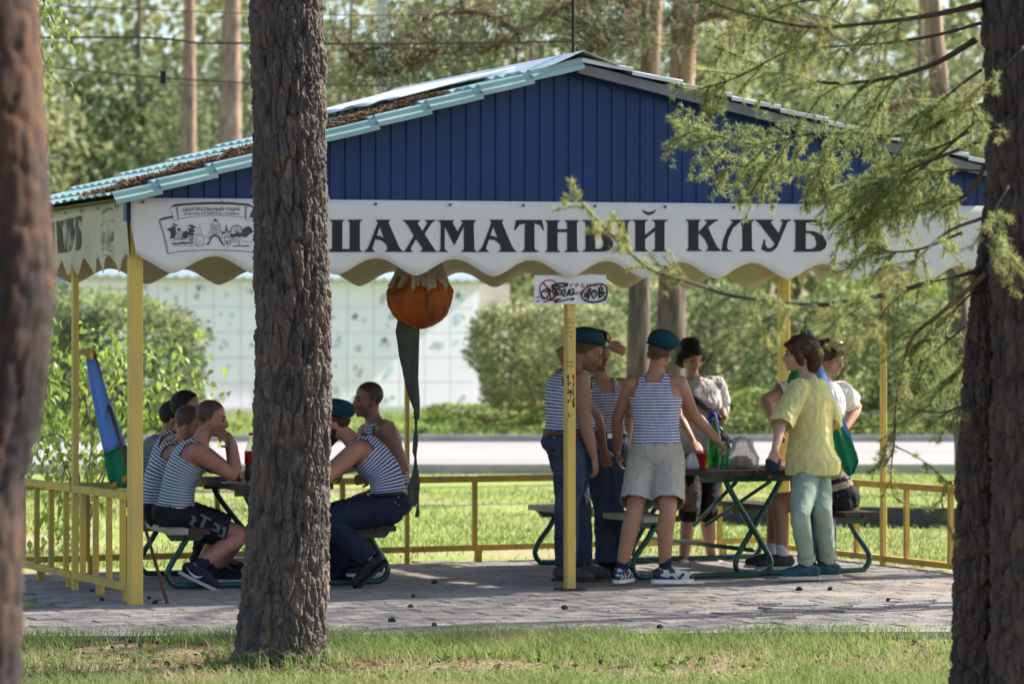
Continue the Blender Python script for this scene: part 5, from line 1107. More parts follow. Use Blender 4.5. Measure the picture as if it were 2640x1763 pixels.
p9 = person('person seen from behind in beret and beige shorts, reaching over the table', 22.85, (1692, 1170), (1690, 958), (1700, 912), 84,
    {'L': dict(knee=(1636, 1318, -1), ankle=(1602, 1468, 1), toe=70), 'R': dict(knee=(1722, 1318, -1), ankle=(1714, 1468, 1), toe=14)},
    {'L': dict(elbow=(1592, 1078, 1), wrist=(1592, 1162, 1), hand=(1598, 1210, 1), curl=30, palm=(1, 0, 0)), 'R': dict(elbow=(1786, 1066, 1), wrist=(1846, 1130, 1), hand=(1872, 1162, 1), curl=45, palm=(-.5, 0, -1))},
    skin='tan', hyaw=65, hpitch=-14, hroll=4, top=('tank', 'tel_blue'), bottom=('shorts', 'shorts_beige', .25), hair='fair', hairstyle='buzz', hat=dict(roll=14, pitch=-8, side=-.025, back=.01), shoes='shoe_bw', sole='logo', sock='sock_navy', group=RIGHTG, W=1.0, hem=.12, hs=1.0, fat=1.04, syaw=80)
p10 = person('person with dark bobbed hair and lilac blouse at the far end of right table', 25.35, (1805, 1160), (1786, 972), (1782, 918), -75,
    {'R': dict(knee=(1778, 1310, -1), ankle=(1762, 1446, 1), toe=-100), 'L': dict(knee=(1822, 1310, -1), ankle=(1838, 1444, 1), toe=-60)},
    {'R': dict(elbow=(1748, 1074, -1), wrist=(1786, 1138, -1), hand=(1806, 1160, -1), curl=50, palm=(0, 0, -1)), 'L': dict(elbow=(1862, 1070, 1), wrist=(1868, 1078, -1), hand=(1872, 1058, -1), curl=60, palm=(-1, 0, 0))},
    skin='fair', hyaw=-62, hpitch=-24, top=('blouse', 'blouse', .018), bottom=('capri', 'black', .33), hair='black', hairstyle='bob', female=True, group=RIGHTG, W=1.1, Dp=1.1, fat=1.0, sleeve=.6, shoes='sole', sole='sole')
p12 = person('person in yellow linen blouse and rolled mint trousers standing at the right table', 23.2, (2092, 1200), (2082, 968), (2062, 912), 152,
    {'L': dict(knee=(2062, 1330, -1), ankle=(2082, 1460, 1), toe=186), 'R': dict(knee=(2120, 1320, -1), ankle=(2136, 1456, 1), toe=180)},
    {'L': dict(elbow=(2016, 1086, -1), wrist=(1998, 1160, -1), hand=(1990, 1200, 1), curl=60, palm=(.4, 1, 0)), 'R': dict(elbow=(2142, 1084, 1), wrist=(2120, 1160, -1))},
    skin='fair', hyaw=166, hpitch=-2, top=('blouse', 'yellow', .024), bottom=('slim', 'mint', .30, .86, 1), hair='auburn', hairstyle='bob', female=True, shoes='shoe_teal', sole='sole', group=RIGHTG, W=1.0, Dp=1.04, fat=.90, sleeve=1.16, hem=.03)
p13 = person('person in white tee shirt with hands on hips and sunglasses on the head', 24.7, (2098, 1180), (2120, 975), (2142, 922), -60,
    {'R': dict(knee=(2080, 1330, -1), ankle=(2080, 1450, 1)), 'L': dict(knee=(2125, 1330, -1), ankle=(2130, 1450, 1))},
    {'L': dict(elbow=(2208, 1050, 1), wrist=(2176, 1108, -1), curl=50), 'R': dict(elbow=(1972, 1030, -1), wrist=(2000, 1100, -1), curl=50)},
    skin='fair', hyaw=-42, hpitch=-16, top=('tee', 'white', .014), bottom=('trousers', 'jeans', .30), hair='brown', hairstyle='long', female=True, glasses=True, group=RIGHTG, W=1.12, fat=1.08, sleeve=.6, hs=1.05)
p14 = person('person seated on the right bench behind the yellow blouse, black shorts and sand top', 23.95, (2158, 1284), (2105, 1096), (2082, 1040), 188,
    {'L': dict(knee=(2000, 1290, -1), ankle=(2018, 1436, 1), toe=190), 'R': dict(knee=(1990, 1286, 1), ankle=(1990, 1432, 1), toe=190)},
    {'L': dict(elbow=(2060, 1190, -1), wrist=(2000, 1205, -1)), 'R': dict(elbow=(2060, 1190, 1), wrist=(2000, 1205, 1))},
    skin='tan', top=('tee', 'beigetop', .016), bottom=('shorts', 'black', .25, .62), belt='belt_black', belt_t=.34, hair='brown', shoes='shoe_grey', sole='sole', sock='sock', group=RIGHTG, hem=.16, W=1.05)
# --- bag straps of the woman with dark hair, blue pouch, cup in her hand
def strap_on(pp, pts, name, mat, w=.035):
    """a strap lying on the chest: (t, angle) points round the torso"""
    path = []
    for t, a in pts:
        i = int(t * pp['NS']); r_ = pp['ring'](t, .034, 36); path.append(r_[int(a / 360 * 36) % 36])
    path = smooth_path(path, 5); vs = []
    for i, p in enumerate(path):
        d = (path[min(i + 1, len(path) - 1)] - path[max(i - 1, 0)]).normalized(); out = (p - pp['SP'][int(.6 * pp['NS'])]).normalized(); sd = d.cross(out).normalized(); vs += [p - sd * w / 2, p + sd * w / 2]
    f = [(2 * i, 2 * i + 1, 2 * i + 3, 2 * i + 2) for i in range(len(path) - 1)]; o = obj(name, vs, f, mat, pp['body']); q = o.modifiers.new('t', 'SOLIDIFY'); q.thickness = .005
strap_on(p10, [(.93, 150), (.84, 125), (.72, 105), (.60, 80), (.48, 50), (.38, 20)], 'bag_strap', CL['belt_black'], .045); strap_on(p10, [(.90, 140), (.74, 122), (.58, 105), (.42, 80), (.32, 60)], 'bag_strap', CL['belt_black'], .035)
wr = p10['J']['wrL']; v, f = lathe(wr + Vector((.005, -.04, -.005)), [(.024, 0), (.034, .10), (.035, .10), (.026, .002)], 16); o = obj('plastic_cup', v, f, M['clear'], smooth=True, base=wr); tag(o, 'clear plastic cup in the hand of the dark haired person', 'cup')
v, f = radial_lump(P(1838, 1118, 25.1), .05, .04, [(0, .7, .03), (.03, 1, .05), (.10, .9, .06), (.15, .6, .08), (.17, .3, .05)], 5, 2, 28); o = obj('blue_pouch', v, f, material('blue_pouch', (.02, .06, .32), .6), smooth=True, base=P(1838, 1118, 25.1)); tag(o, 'blue pouch hanging at the waist of the dark haired person', 'pouch')
bg_ = thing('shoulder_bag', 'black shoulder bag at the hip of the dark haired person', 'bag', P(1880, 1150, 25.25)); v, f = radial_lump(P(1858, 1180, 25.2), .075, .06, [(0, .8, .02), (.03, 1, .03), (.16, 1, .04), (.2, .7, .05)], 4, 3, 30); obj('pouch', v, f, CL['black'], bg_, True); mb = MB(); mb.tube(smooth_path([P(1845, 1095, 25.2), P(1870, 1120, 25.18), P(1892, 1150, 25.2), P(1870, 1165, 25.2)], 5), .012, 8); mb.build('strap', CL['black'], bg_)
wb = p8['J']['wrR']; hv = p8['J']['hdR']; v, f = tube([wb - hv * .03, wb - hv * .002], [.0345, .0345], 16); obj('watch_strap', v, f, CL['belt_black'], p8['body']); mb = MB(); mb.tube([wb - hv * .016 - UP * .0 + Vector((0, -.034, .0)), wb - hv * .016 + Vector((0, -.041, 0))], .017, 14); mb.build('watch_face', CL['metal'], p8['body'])
hb = p12['J']['wrL'] + p12['J']['hdL'] * .06; v, f = radial_lump(hb + Vector((0, .03, -.10)), .055, .035, [(0, .7, .03), (.02, 1, .05), (.08, .95, .06), (.11, .5, .08)], 4, 6, 26); o = obj('dark_cap', v, f, CL['jeans_dark'], smooth=True, base=hb); tag(o, 'dark folded cap held in the hand of the person in yellow', 'cap')
# ------------------------------------------------------------------ mast on the ridge
mb = MB(); mb.tube([pv(-.02, -.1, APEX + .07), pv(-.02, -.1, APEX + 2.2)], .011, 10); mb.build('mast', M['black'], pav)
# ------------------------------------------------------------------ trees
def bark_mesh(path, radii, nt, nz, pw, ph, depth, seed, low=.05, fine=.25, zdense=None, blotch=False):
    """trunk with plated bark: furrows between stretched cells"""
    path = [Vector(p) for p in path]; ln = [0]
    for a, b in zip(path, path[1:]): ln.append(ln[-1] + (b - a).length)
    ln = np.array(ln); d = np.linspace(0, ln[-1], nz) if zdense is None else np.concatenate([np.linspace(0, zdense, int(nz * .88)), np.linspace(zdense, ln[-1], nz - int(nz * .88) + 1)[1:]])
    nz = len(d); C3 = np.stack([np.interp(d, ln, [p[i] for p in path]) for i in range(3)], 1); R = np.interp(d, ln, radii)
    k = np.ones(9) / 9
    th = np.linspace(0, 2 * math.pi, nt, endpoint=False); TH, Dd = np.meshgrid(th, d); RR = np.repeat(R[:, None], nt, 1)
    cyl = np.c_[np.cos(TH).ravel() * .25, np.sin(TH).ravel() * .25, Dd.ravel()]
    wrap = max(int(round(2 * math.pi * R.mean() / pw)), 5)
    u = TH.ravel() / (2 * math.pi) * wrap + .35 * fbm(cyl * np.array([9, 9, 5]), 3, seed); v = Dd.ravel() / ph + .45 * fbm(cyl * np.array([11, 11, 4]), 3, seed + 7)
    f1, f2, hid = worley(u, v, wrap, seed); e = np.clip((f2 - f1) / .22, 0, 1); e = e ** .7
    u2 = u * 3 + .5 * fbm(cyl * np.array([40, 40, 18]), 3, seed + 12); v2 = v * 3.1 + .6 * fbm(cyl * np.array([34, 34, 16]), 3, seed + 13); g1, g2, h2 = worley(u2, v2, wrap * 3, seed + 3); e2 = np.clip((g2 - g1) / .25, 0, 1) ** .6
    fl = fbm(cyl * np.array([46, 46, 17]), 3, seed + 1); ter = np.floor(fl * 5) / 5
    disp = depth * (.85 * e * (.7 + .5 * hid) + .42 * e2 * (.5 + .8 * h2) + fine * (1.1 * ter + .5 * fbm(cyl * np.array([110, 110, 50]), 2, seed + 6))) - depth
    disp += low * RR.ravel() * fbm(cyl * np.array([5, 5, 1.2]), 2, seed + 2)
    rad = RR.ravel() + disp
    V = np.repeat(C3, nt, 0) + np.c_[np.cos(TH).ravel() * rad, np.sin(TH).ravel() * rad, np.zeros(rad.shape)]
    i = np.arange((nz - 1) * nt); r = i // nt; c = i % nt; F = np.c_[r * nt + c, r * nt + (c + 1) % nt, (r + 1) * nt + (c + 1) % nt, (r + 1) * nt + c]
    tint = np.clip(.3 * hid + .35 * h2 + .45 * fbm(cyl * np.array([34, 34, 12]), 3, seed + 4) + .15, 0, 1) if not blotch else np.clip(.30 + .55 * fbm(cyl * np.array([14, 14, 3.2]), 4, seed + 4) + .45 * np.clip((np.repeat(C3[:, 2], nt) - 3.6) / 1.8, 0, 1), 0, 1)
    return V, F, tint
def bark_mat(name, cols, bump=.6, sc=60):
    return material(name, cols[0], .85, tint=cols, bump=bump, bscale=sc, spec=.25, stretch=(1, 1, .35), bdist=.012)
M['bark'] = bark_mat('pine_bark', [(.026, .022, .021), (.070, .061, .057), (.105, .092, .085), (.145, .105, .08), (.19, .17, .155)])
M['bark_larch'] = bark_mat('larch_bark', [(.022, .018, .017), (.055, .045, .041), (.085, .068, .060), (.12, .08, .055)])
M['bark_orange'] = bark_mat('orange_bark', [(.045, .036, .034), (.10, .078, .07), (.15, .115, .10), (.30, .20, .145), (.36, .27, .21)], .3, 20)
M['bark_left'] = bark_mat('patchy_bark', [(.012, .010, .012), (.028, .023, .024), (.060, .036, .028), (.10, .052, .033), (.075, .05, .04)], .3, 20)  # palette darkened overall to paint in the shade of neighbouring trees
base = G(725, 1712)
pine = thing('pine_tree', 'thick grey pine trunk with rugged plated bark in the middle foreground', 'tree', base)
Yb = base.y; sc_ = Yb / FPX
cl = [(728, 1760, 146), (726, 1722, 136), (727, 1690, 124), (727, 1650, 117), (730, 1560, 110), (742, 1400, 103), (752, 1200, 97), (755, 1000, 96), (756, 800, 95), (752, 600, 94), (747, 400, 93), (742, 200, 92), (738, 0, 91), (734, -300, 88), (728, -900, 82), (722, -2000, 70)]
pts = [P(x, y, Yb) for x, y, r in cl]; rr = [r * sc_ for x, y, r in cl]
V, F, t = bark_mesh(pts, rr, 330, 920, .060, .21, .027, 11, .05, .55, zdense=3.75)
obj('trunk', V, F, M['bark'], pine, True, {'tint': t})
# its crown, high above the frame
M['needle'] = material('pine_needles', (.05, .085, .03), .6, tint=[(.08, .11, .06), (.13, .165, .085), (.21, .24, .125)], trans=.4)
def clumps(c, r, n, per, spread, rng, shell=.35):
    c = np.array(c); d = rng.normal(size=(n, 3)); d /= np.linalg.norm(d, axis=1)[:, None]; k = (shell + (1 - shell) * rng.uniform(0, 1, n)) ** .6
    cc = c + d * k[:, None] * np.array(r); pts = np.repeat(cc, per, 0) + rng.normal(size=(n * per, 3)) * spread * np.array([1, 1, .7]); t = np.repeat(rng.uniform(0, 1, n), per) * .6 + rng.uniform(0, .4, n * per)
    return pts, np.clip(t, 0, 1)
r = np.random.default_rng(21)
q, t = clumps(tuple(base + Vector((-.2, 0, 10.2))), (2.2, 2.2, 1.8), 60, 40, .25, r); cards(q, .22, r, M['needle'], 'crown', pine, .12, t)
# blurred trunk at the left edge, close to the camera
YL = 9.2; sL = YL / FPX; edge = [(1900, 44), (1763, 50), (1500, 54), (1300, 58), (1240, 62), (1180, 82), (1100, 100), (1010, 118), (860, 134), (720, 141), (560, 134), (390, 124), (200, 108), (0, 96), (-300, 82), (-900, 60)]
lt = thing('pine_tree', 'out of focus orange and grey trunk at the left picture edge', 'tree', (P(-100, 1763, YL).x, YL, 0))
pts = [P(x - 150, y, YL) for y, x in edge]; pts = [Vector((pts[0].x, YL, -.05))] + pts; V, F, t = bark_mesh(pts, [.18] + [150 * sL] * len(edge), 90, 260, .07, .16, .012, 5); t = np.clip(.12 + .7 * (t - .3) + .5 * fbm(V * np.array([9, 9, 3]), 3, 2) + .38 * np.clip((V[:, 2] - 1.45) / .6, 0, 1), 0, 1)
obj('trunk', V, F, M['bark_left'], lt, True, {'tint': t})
# larch on the right: two stems, drooping branches, tufts of needles
YR = 14.2
la = thing('larch_tree', 'dark larch with two stems at the right edge and feathery drooping branches', 'tree', (P(2510, 1763, YR).x, YR, 0)); s_ = YR / FPX
st1 = [(1960, 2500, 58), (1763, 2506, 55), (1500, 2511, 52), (1300, 2516, 49), (1109, 2523, 46), (875, 2529, 36), (728, 2540, 28), (600, 2556, 26), (400, 2575, 20)]
V, F, t = bark_mesh([P(x, y, YR) for y, x, r_ in st1], [r_ * s_ for y, x, r_ in st1], 150, 560, .05, .13, .026, 31, .05, .5); obj('trunk', V, F, M['bark_larch'], la, True, {'tint': t})
st2 = [(1960, 2668, 112), (1763, 2664, 108), (1300, 2660, 102), (875, 2662, 100), (640, 2652, 98), (300, 2640, 96), (0, 2630, 94), (-400, 2620, 88), (-1500, 2600, 75)]
V, F, t = bark_mesh([P(x, y, YR - .12) for y, x, r_ in st2], [r_ * s_ for y, x, r_ in st2], 200, 560, .05, .13, .026, 37, .05, .5); obj('trunk', V, F, M['bark_larch'], la, True, {'tint': t})
M['larch_wood'] = material('larch_twig', (.045, .034, .028), .85, (.075, .055, .04), 30); M['larch_bare'] = material('larch_branch', (.16, .085, .045), .8, (.08, .055, .04), 12)
M['larch_needle'] = material('larch_needles', (.1, .15, .05), .6, tint=[(.16, .22, .09), (.27, .34, .125), (.38, .43, .17), (.48, .41, .16)], trans=.5)
NEED = [[], []]; rl = random.Random(5); rn = np.random.default_rng(8)
def needles_on(path, dens=84, ln=.027, tint0=.3):
    """tufts of needles along a twig"""
    pts = np.array([tuple(p) for p in path]); seg = np.linalg.norm(np.diff(pts, axis=0), axis=1); tot = seg.sum(); n = max(int(tot * dens), 2); cum = np.r_[0, np.cumsum(seg)]
    d = np.sort(rn.uniform(0, tot, n)); c = np.stack([np.interp(d, cum, pts[:, i]) for i in range(3)], 1); dirv = (pts[-1] - pts[0]) / max(np.linalg.norm(pts[-1] - pts[0]), 1e-6); per = 11
    c = np.repeat(c, per, 0); a = rn.normal(size=(n * per, 3)); a /= np.linalg.norm(a, axis=1)[:, None]; a = a + dirv * .45; a /= np.linalg.norm(a, axis=1)[:, None]
    L_ = ln * rn.uniform(.6, 1.2, n * per); w = np.cross(a, rn.normal(size=a.shape)); w /= np.linalg.norm(w, axis=1)[:, None]; w *= .0012
    V = np.stack([c - w, c + w, c + a * L_[:, None] + w * .4, c + a * L_[:, None] - w * .4], 1).reshape(-1, 3); NEED[0].append(V); NEED[1].append(np.repeat(np.clip(tint0 + rn.normal(0, .16, n * per), 0, 1), 4))
TW = MB()
def twig(p, d, L, droop, thick=.0022, lev=1, tint0=.3, need=True):
    pts = [p]; d = d.normalized(); n = 6
    for i in range(n):
        d = (d + Vector((rl.gauss(0, .10), rl.gauss(0, .10), rl.gauss(0, .10) - droop)) ).normalized(); pts.append(pts[-1] + d * (L / n))
    TW.tube(pts, [thick * 1.35 * (1 - .7 * i / n) for i in range(n + 1)], 4, False)
    if need: needles_on(pts, tint0=tint0 + rl.gauss(0, .16), dens=rl.choice((45, 75, 90, 105)))
    if lev > 0:
        for i in range(1, n):
            if rl.random() < .5:
                sd = Vector((rl.gauss(0, 1), rl.gauss(0, 1), rl.gauss(0, .7))); dd = (pts[i + 1] - pts[i]).normalized(); sd = (sd - dd * sd.dot(dd)).normalized(); twig(pts[i], dd * .7 + sd * .8, L * rl.uniform(.3, .55), droop, thick * .6, lev - 1, tint0, need)
def larch_branch(px, y0, y1, r0, dens=14, tl=(.12, .36), droop=.10, tint0=.3, bare=.25, lev=1, r1=.003, mat='larch_wood', full=1.0):
    n = len(px); pts = smooth_path([P(x, y, y0 + (y1 - y0) * i / (n - 1)) for i, (x, y) in enumerate(px)], 6); m = len(pts)
    mb = MB(); mb.tube(pts, [r0 + (r1 - r0) * (i / (m - 1)) ** .7 for i in range(m)], 7); mb.build('branch', M[mat], la, True)
    tot = sum((b - a).length for a, b in zip(pts, pts[1:])); k = int(tot * dens * 1.08)
    for i in range(k):
        f_ = bare + (1 - bare) * rl.random(); j = min(int(f_ * (m - 1)), m - 2); p = pts[j].lerp(pts[j + 1], rl.random()); dd = (pts[j + 1] - pts[j]).normalized()
        sd = Vector((rl.gauss(0, 1), rl.gauss(0, 1), rl.gauss(-.3, .7))); sd = (sd - dd * sd.dot(dd)).normalized(); twig(p, dd * .75 + sd * .8, rl.uniform(*tl) * (1.1 - .5 * f_), droop, .0022, lev, tint0)
    needles_on(pts[int(m * .6):], tint0=tint0)
larch_branch([(2517, 102), (2407, 166), (2279, 204), (2160, 215), (2083, 204), (1951, 164), (1840, 120)], 14.2, 15.4, .016, 15, (.15, .42), .10, .35)
larch_branch([(2532, 275), (2470, 285), (2419, 319), (2330, 349), (2215, 345), (2083, 347), (1950, 372), (1850, 350), (1742, 330)], 14.2, 15.9, .017, 20, (.15, .42), .10, .38)
larch_branch([(2534, 362), (2364, 430), (2270, 480), (2200, 560), (2160, 630)], 14.2, 15.4, .010, 18, (.12, .34), .10, .38)
larch_branch([(2540, 426), (2504, 490), (2436, 528), (2279, 549), (2190, 545), (2130, 560)], 14.2, 15.6, .012, 17, (.12, .32), .08, .40)
larch_branch([(2401, 727), (2261, 764), (2105, 787), (1990, 777), (1871, 759), (1777, 727), (1689, 701), (1627, 655), (1560, 590), (1505, 530), (1470, 465)], 13.9, 12.4, .012, 8, (.07, .22), .05, .62, .0)
larch_branch([(2543, 690), (2470, 712), (2401, 727)], 14.2, 13.9, .016, 6, (.08, .2), .05, .5, .0)
larch_branch([(2543, 705), (2476, 763), (2423, 810), (2353, 869), (2326, 957), (2309, 1051), (2303, 1156), (2276, 1203)], 14.1, 14.3, .014, 11, (.08, .26), .06, .42, .3, r1=.004, mat='larch_bare')
larch_branch([(2309, 1150), (2376, 1186), (2458, 1253)], 14.3, 14.1, .004, 16, (.04, .12), .06, .42, .1, 0, .0015); larch_branch([(2303, 1156), (2297, 1233), (2317, 1291), (2417, 1309)], 14.3, 14.2, .004, 14, (.04, .12), .06, .45, .1, 0, .0015)
larch_branch([(2435, 1250), (2429, 1303), (2458, 1385)], 14.2, 14.1, .003, 16, (.04, .10), .06, .45, .1, 0, .0015)
larch_branch([(2497, 880), (2475, 960), (2440, 990), (2400, 1010)], 14.2, 14.6, .009, 22, (.10, .30), .05, .30, .1, mat='larch_bare'); larch_branch([(2500, 1040), (2430, 1062), (2372, 1058)], 14.1, 13.9, .006, 20, (.08, .22), .03, .45, .1)
larch_branch([(2500, 760), (2430, 830), (2360, 900), (2330, 960)], 14.4, 15.0, .006, 40, (.12, .30), .06, .22, .1); larch_branch([(2490, 840), (2420, 900), (2380, 960), (2350, 1020)], 14.5, 15.1, .005, 40, (.12, .30), .06, .20, .1)
larch_branch([(2540, 10), (2400, 40), (2250, 60), (2080, 70), (1900, 30), (1780, -20)], 14.1, 13.2, .016, 15, (.15, .40), .08, .60)
larch_branch([(2540, -120), (2380, -60), (2200, -10), (2040, 10), (1900, 80)], 14.1, 14.6, .016, 16, (.18, .45), .10, .55)
larch_branch([(2530, 180), (2450, 240), (2380, 300), (2300, 420)], 14.2, 14.8, .008, 26, (.12, .32), .10, .35); larch_branch([(2530, 300), (2420, 400), (2340, 460), (2270, 520), (2220, 590)], 14.2, 15.2, .008, 24, (.12, .32), .10, .35)
larch_branch([(2480, 600), (2380, 640), (2300, 650), (2240, 640), (2200, 690)], 14.3, 14.8, .007, 20, (.12, .28), .08, .45); larch_branch([(2540, 560), (2440, 600), (2340, 690), (2260, 740), (2190, 790)], 14.0, 13.0, .009, 8, (.10, .24), .06, .60)
larch_branch([(2300, 350), (2200, 400), (2080, 430), (1960, 420), (1860, 440)], 15.4, 16.0, .006, 22, (.12, .32), .08, .38); larch_branch([(2083, 347), (2000, 400), (1960, 460), (1920, 520)], 15.6, 15.8, .005, 26, (.10, .26), .12, .40)
larch_branch([(2530, 440), (2440, 440), (2340, 470), (2260, 520), (2230, 600)], 14.3, 15.2, .006, 24, (.12, .30), .10, .33); larch_branch([(2200, 345), (2140, 400), (2110, 450), (2080, 500)], 15.3, 15.6, .005, 24, (.10, .26), .12, .38)
larch_branch([(2600, 480), (2560, 560), (2590, 640), (2640, 700)], 13.6, 13.4, .006, 18, (.1, .25), .08, .55); larch_branch([(2640, 120), (2560, 200), (2500, 260), (2540, 330)], 13.7, 13.6, .007, 18, (.1, .28), .08, .60)
larch_branch([(2261, 764), (2220, 790), (2180, 815), (2150, 830)], 13.8, 13.0, .005, 14, (.10, .26), .10, .55, .1); larch_branch([(2350, 742), (2290, 790), (2250, 850), (2200, 880)], 13.9, 13.4, .005, 18, (.10, .28), .10, .5, .1); larch_branch([(2105, 787), (2020, 800), (1950, 840), (1880, 850)], 13.2, 12.8, .004, 12, (.08, .22), .08, .6, .1)
larch_branch([(2530, 60), (2420, 90), (2300, 110), (2160, 120), (2040, 130), (1900, 200), (1800, 230)], 14.2, 15.0, .010, 18, (.15, .36), .08, .45); larch_branch([(2500, 340), (2420, 380), (2330, 400), (2200, 470), (2120, 500)], 14.4, 15.6, .007, 22, (.12, .30), .08, .40)
TWO = TW.build('twig', M['larch_wood'], la); TWO['kind'] = 'stuff'
NV = np.concatenate(NEED[0]); o = obj('foliage', NV, np.arange(len(NV)).reshape(-1, 4), M['larch_needle'], la, attrs={'tint': np.concatenate(NEED[1])}); o['kind'] = 'stuff'
# upper larch crown above the frame
r = np.random.default_rng(41); q, t = clumps((1.9, 14.3, 8.6), (1.5, 1.5, 1.6), 50, 60, .25, r); cards(q, .12, r, M['larch_needle'], 'crown', la, .12, t)
for (x, y, Yc) in ((2233, 252, 14.9), (2160, 275, 15.2), (1917, 345, 15.9), (1960, 175, 15.2), (2090, 208, 15.0)):
    v, f = ellipsoid(P(x, y, Yc), (Vector((1, 0, 0)), Vector((0, 1, 0)), UP), (.010, .010, .014), 8, 6); obj('cone', v, f, M['larch_wood'], la)

# ------------------------------------------------------------------ far background
def tree(name, label, x, Y, h, cr, n, per, size, mat, group, tr=.15, bark='bark', cz=None, asp=.55, seed=0, spread=.45, shell=.3, limbs=6):
    r = np.random.default_rng(seed); t = thing(name, label, 'tree', (x, Y, 0), group); pts = [Vector((x, Y, -.05)), Vector((x + .1, Y, h * .35)), Vector((x - .05, Y, h * .7)), Vector((x, Y, h))]
    mb = MB(); mb.tube(smooth_path(pts, 5), [tr * (1 - .75 * i / 15) for i in range(16)], 10)
    cz = cz if cz is not None else h * .62
    for k in range(limbs):
        a = r.uniform(0, 6.28); z0 = h * r.uniform(.3, .75); e = Vector((x + math.cos(a) * cr[0] * .7, Y + math.sin(a) * cr[1] * .7, z0 + h * .12)); mb.tube(smooth_path([Vector((x, Y, z0)), (Vector((x, Y, z0)) + e) / 2 + Vector((0, 0, .2)), e], 4), [tr * .4 * (1 - .8 * i / 8) for i in range(9)], 6)
    o = mb.build('trunk', M[bark], t, True); me = o.data; at = me.attributes.new('tint', 'FLOAT', 'POINT'); at.data.foreach_set('value', r.uniform(.2, .9, len(me.vertices)).astype(np.float32))
    q, tt = clumps((x, Y, cz), cr, n, per, spread, r, shell); q = q[q[:, 2] > .1]; tt = tt[:len(q)]; cards(q, size, r, mat, 'crown', t, asp, tt); return t
M['leaf_far'] = material('leaves_far', (.1, .16, .04), .6, tint=[(.17, .20, .105), (.26, .29, .14), (.37, .39, .20), (.48, .48, .27)], trans=.5)
M['leaf_dark'] = material('leaves_dark', (.05, .09, .03), .5, tint=[(.075, .11, .06), (.13, .175, .085), (.22, .265, .12), (.36, .40, .19)], trans=.55)
M['leaf_lime'] = material('leaves_lime', (.2, .26, .05), .5, tint=[(.15, .21, .06), (.24, .32, .09), (.36, .42, .13)], trans=.5)
kinds = ['pale leafy tree', 'dense leafy tree', 'dark conifer']
spots = [(-16.5, 102), (-12.5, 108), (-9, 103), (-5.5, 110), (-1.6, 104), (2.6, 110), (6, 102), (9.5, 108), (13, 102), (16.5, 106), (-14.5, 122), (-6.8, 124), (.8, 126), (7.6, 122), (14.2, 124)]
for i, (x, Y) in enumerate(spots):
    k = i % 3; row = 'front' if i < 10 else 'back'
    tree('background_tree', '%s %d%s from the left in the %s row of far trees' % (kinds[k], (i if i < 10 else i - 10) + 1, {1: 'st', 2: 'nd', 3: 'rd'}.get((i if i < 10 else i - 10) + 1, 'th'), row), x, Y, 13 + (i * 37 % 5), (2.6 + .4 * (i % 3), 2.6, 4.6), 130, 34, .34 if k < 2 else .42, M['leaf_far'] if k == 0 else M['leaf_dark'] if k == 1 else M['needle'], 'far background trees', .2, 'bark_orange' if k == 2 else 'bark', 7.6, .55 if k < 2 else .12, 100 + i, .55)
r = np.random.default_rng(77); n = 56000; xx = r.uniform(-45, 45, n); zz = 21 * r.uniform(0, 1, n); yy = 140 + 14 * r.uniform(0, 1, n) + 3 * np.sin(xx * .7)
o = cards(np.c_[xx, yy, zz], .62, r, M['leaf_far'], 'woodland', None, .6, np.clip(.5 + .5 * fbm(np.c_[xx * .5, yy * .2, zz * .5], 3, 3) + r.uniform(-.2, .2, n), 0, 1)); tag(o, 'far pale green woodland closing the view', kind='stuff')
# pines with orange trunks
def far_pine(label, x, Y, w, lean, seed, branches=(), h=17):
    b = P(x, HY + CH * FPX / Y, Y); t = thing('pine_tree', label, 'tree', b, 'pines behind the pavilion'); rr_ = w / 2 / FPX * Y
    V, F, tt = bark_mesh([b + Vector((-lean * .3, 0, -.05)), b + Vector((0, 0, 3)), b + Vector((lean, 0, 8)), b + Vector((lean * 1.5, 0, h))], [rr_ * 1.25, rr_ * 1.05, rr_ * .95, rr_ * .3], 60, 220, .12, .3, .010, seed, blotch=True)
    obj('trunk', V, F, M['bark_orange'], t, True, {'tint': tt}); r = np.random.default_rng(seed)
    Q = []; TT = []
    for bp in branches:
        pts = smooth_path([P(px, py, Y + dy) for px, py, dy in bp], 6); mb = MB(); m = len(pts); mb.tube(pts, [.055 * (1 - .8 * i / (m - 1)) + .006 for i in range(m)], 7); mb.build('branch', material('pine_branch', (.20, .10, .055), .8, (.13, .08, .06), 6), t, True)
        for i in range(3, m):
            k = 18; c = np.array(pts[i]); 
            for q_ in range(4):
                d = r.normal(size=3) * np.array([.32, .32, .26]); cc = c + d; Q.append(cc + r.normal(size=(k, 3)) * .10); TT.append(np.full(k, r.uniform(0, 1)))
                mbx = [pts[i], Vector(cc)]; TW2.tube([mbx[0], mbx[0].lerp(mbx[1], .5) + Vector((0, 0, .03)), mbx[1]], [.008, .006, .003], 4, False)
    q, tt = clumps(tuple(b + Vector((lean, 0, h * .82))), (2.2, 2.2, 2.4), 70, 30, .3, r); Q.append(q); TT.append(tt)
    cards(np.concatenate(Q), .16, r, M['needle2'], 'crown', t, .10, np.concatenate(TT)); return t
M['needle2'] = material('grey_green_needles', (.07, .11, .06), .6, tint=[(.08, .12, .075), (.12, .165, .095), (.19, .21, .125), (.30, .20, .12)], trans=.35); TW2 = MB()
far_pine('slim pine trunk left of the two beyond the left roof slope', 478, 95, 42, .1, 61)
far_pine('thicker pine trunk right of the two beyond the left roof slope', 571, 94, 64, .25, 62)
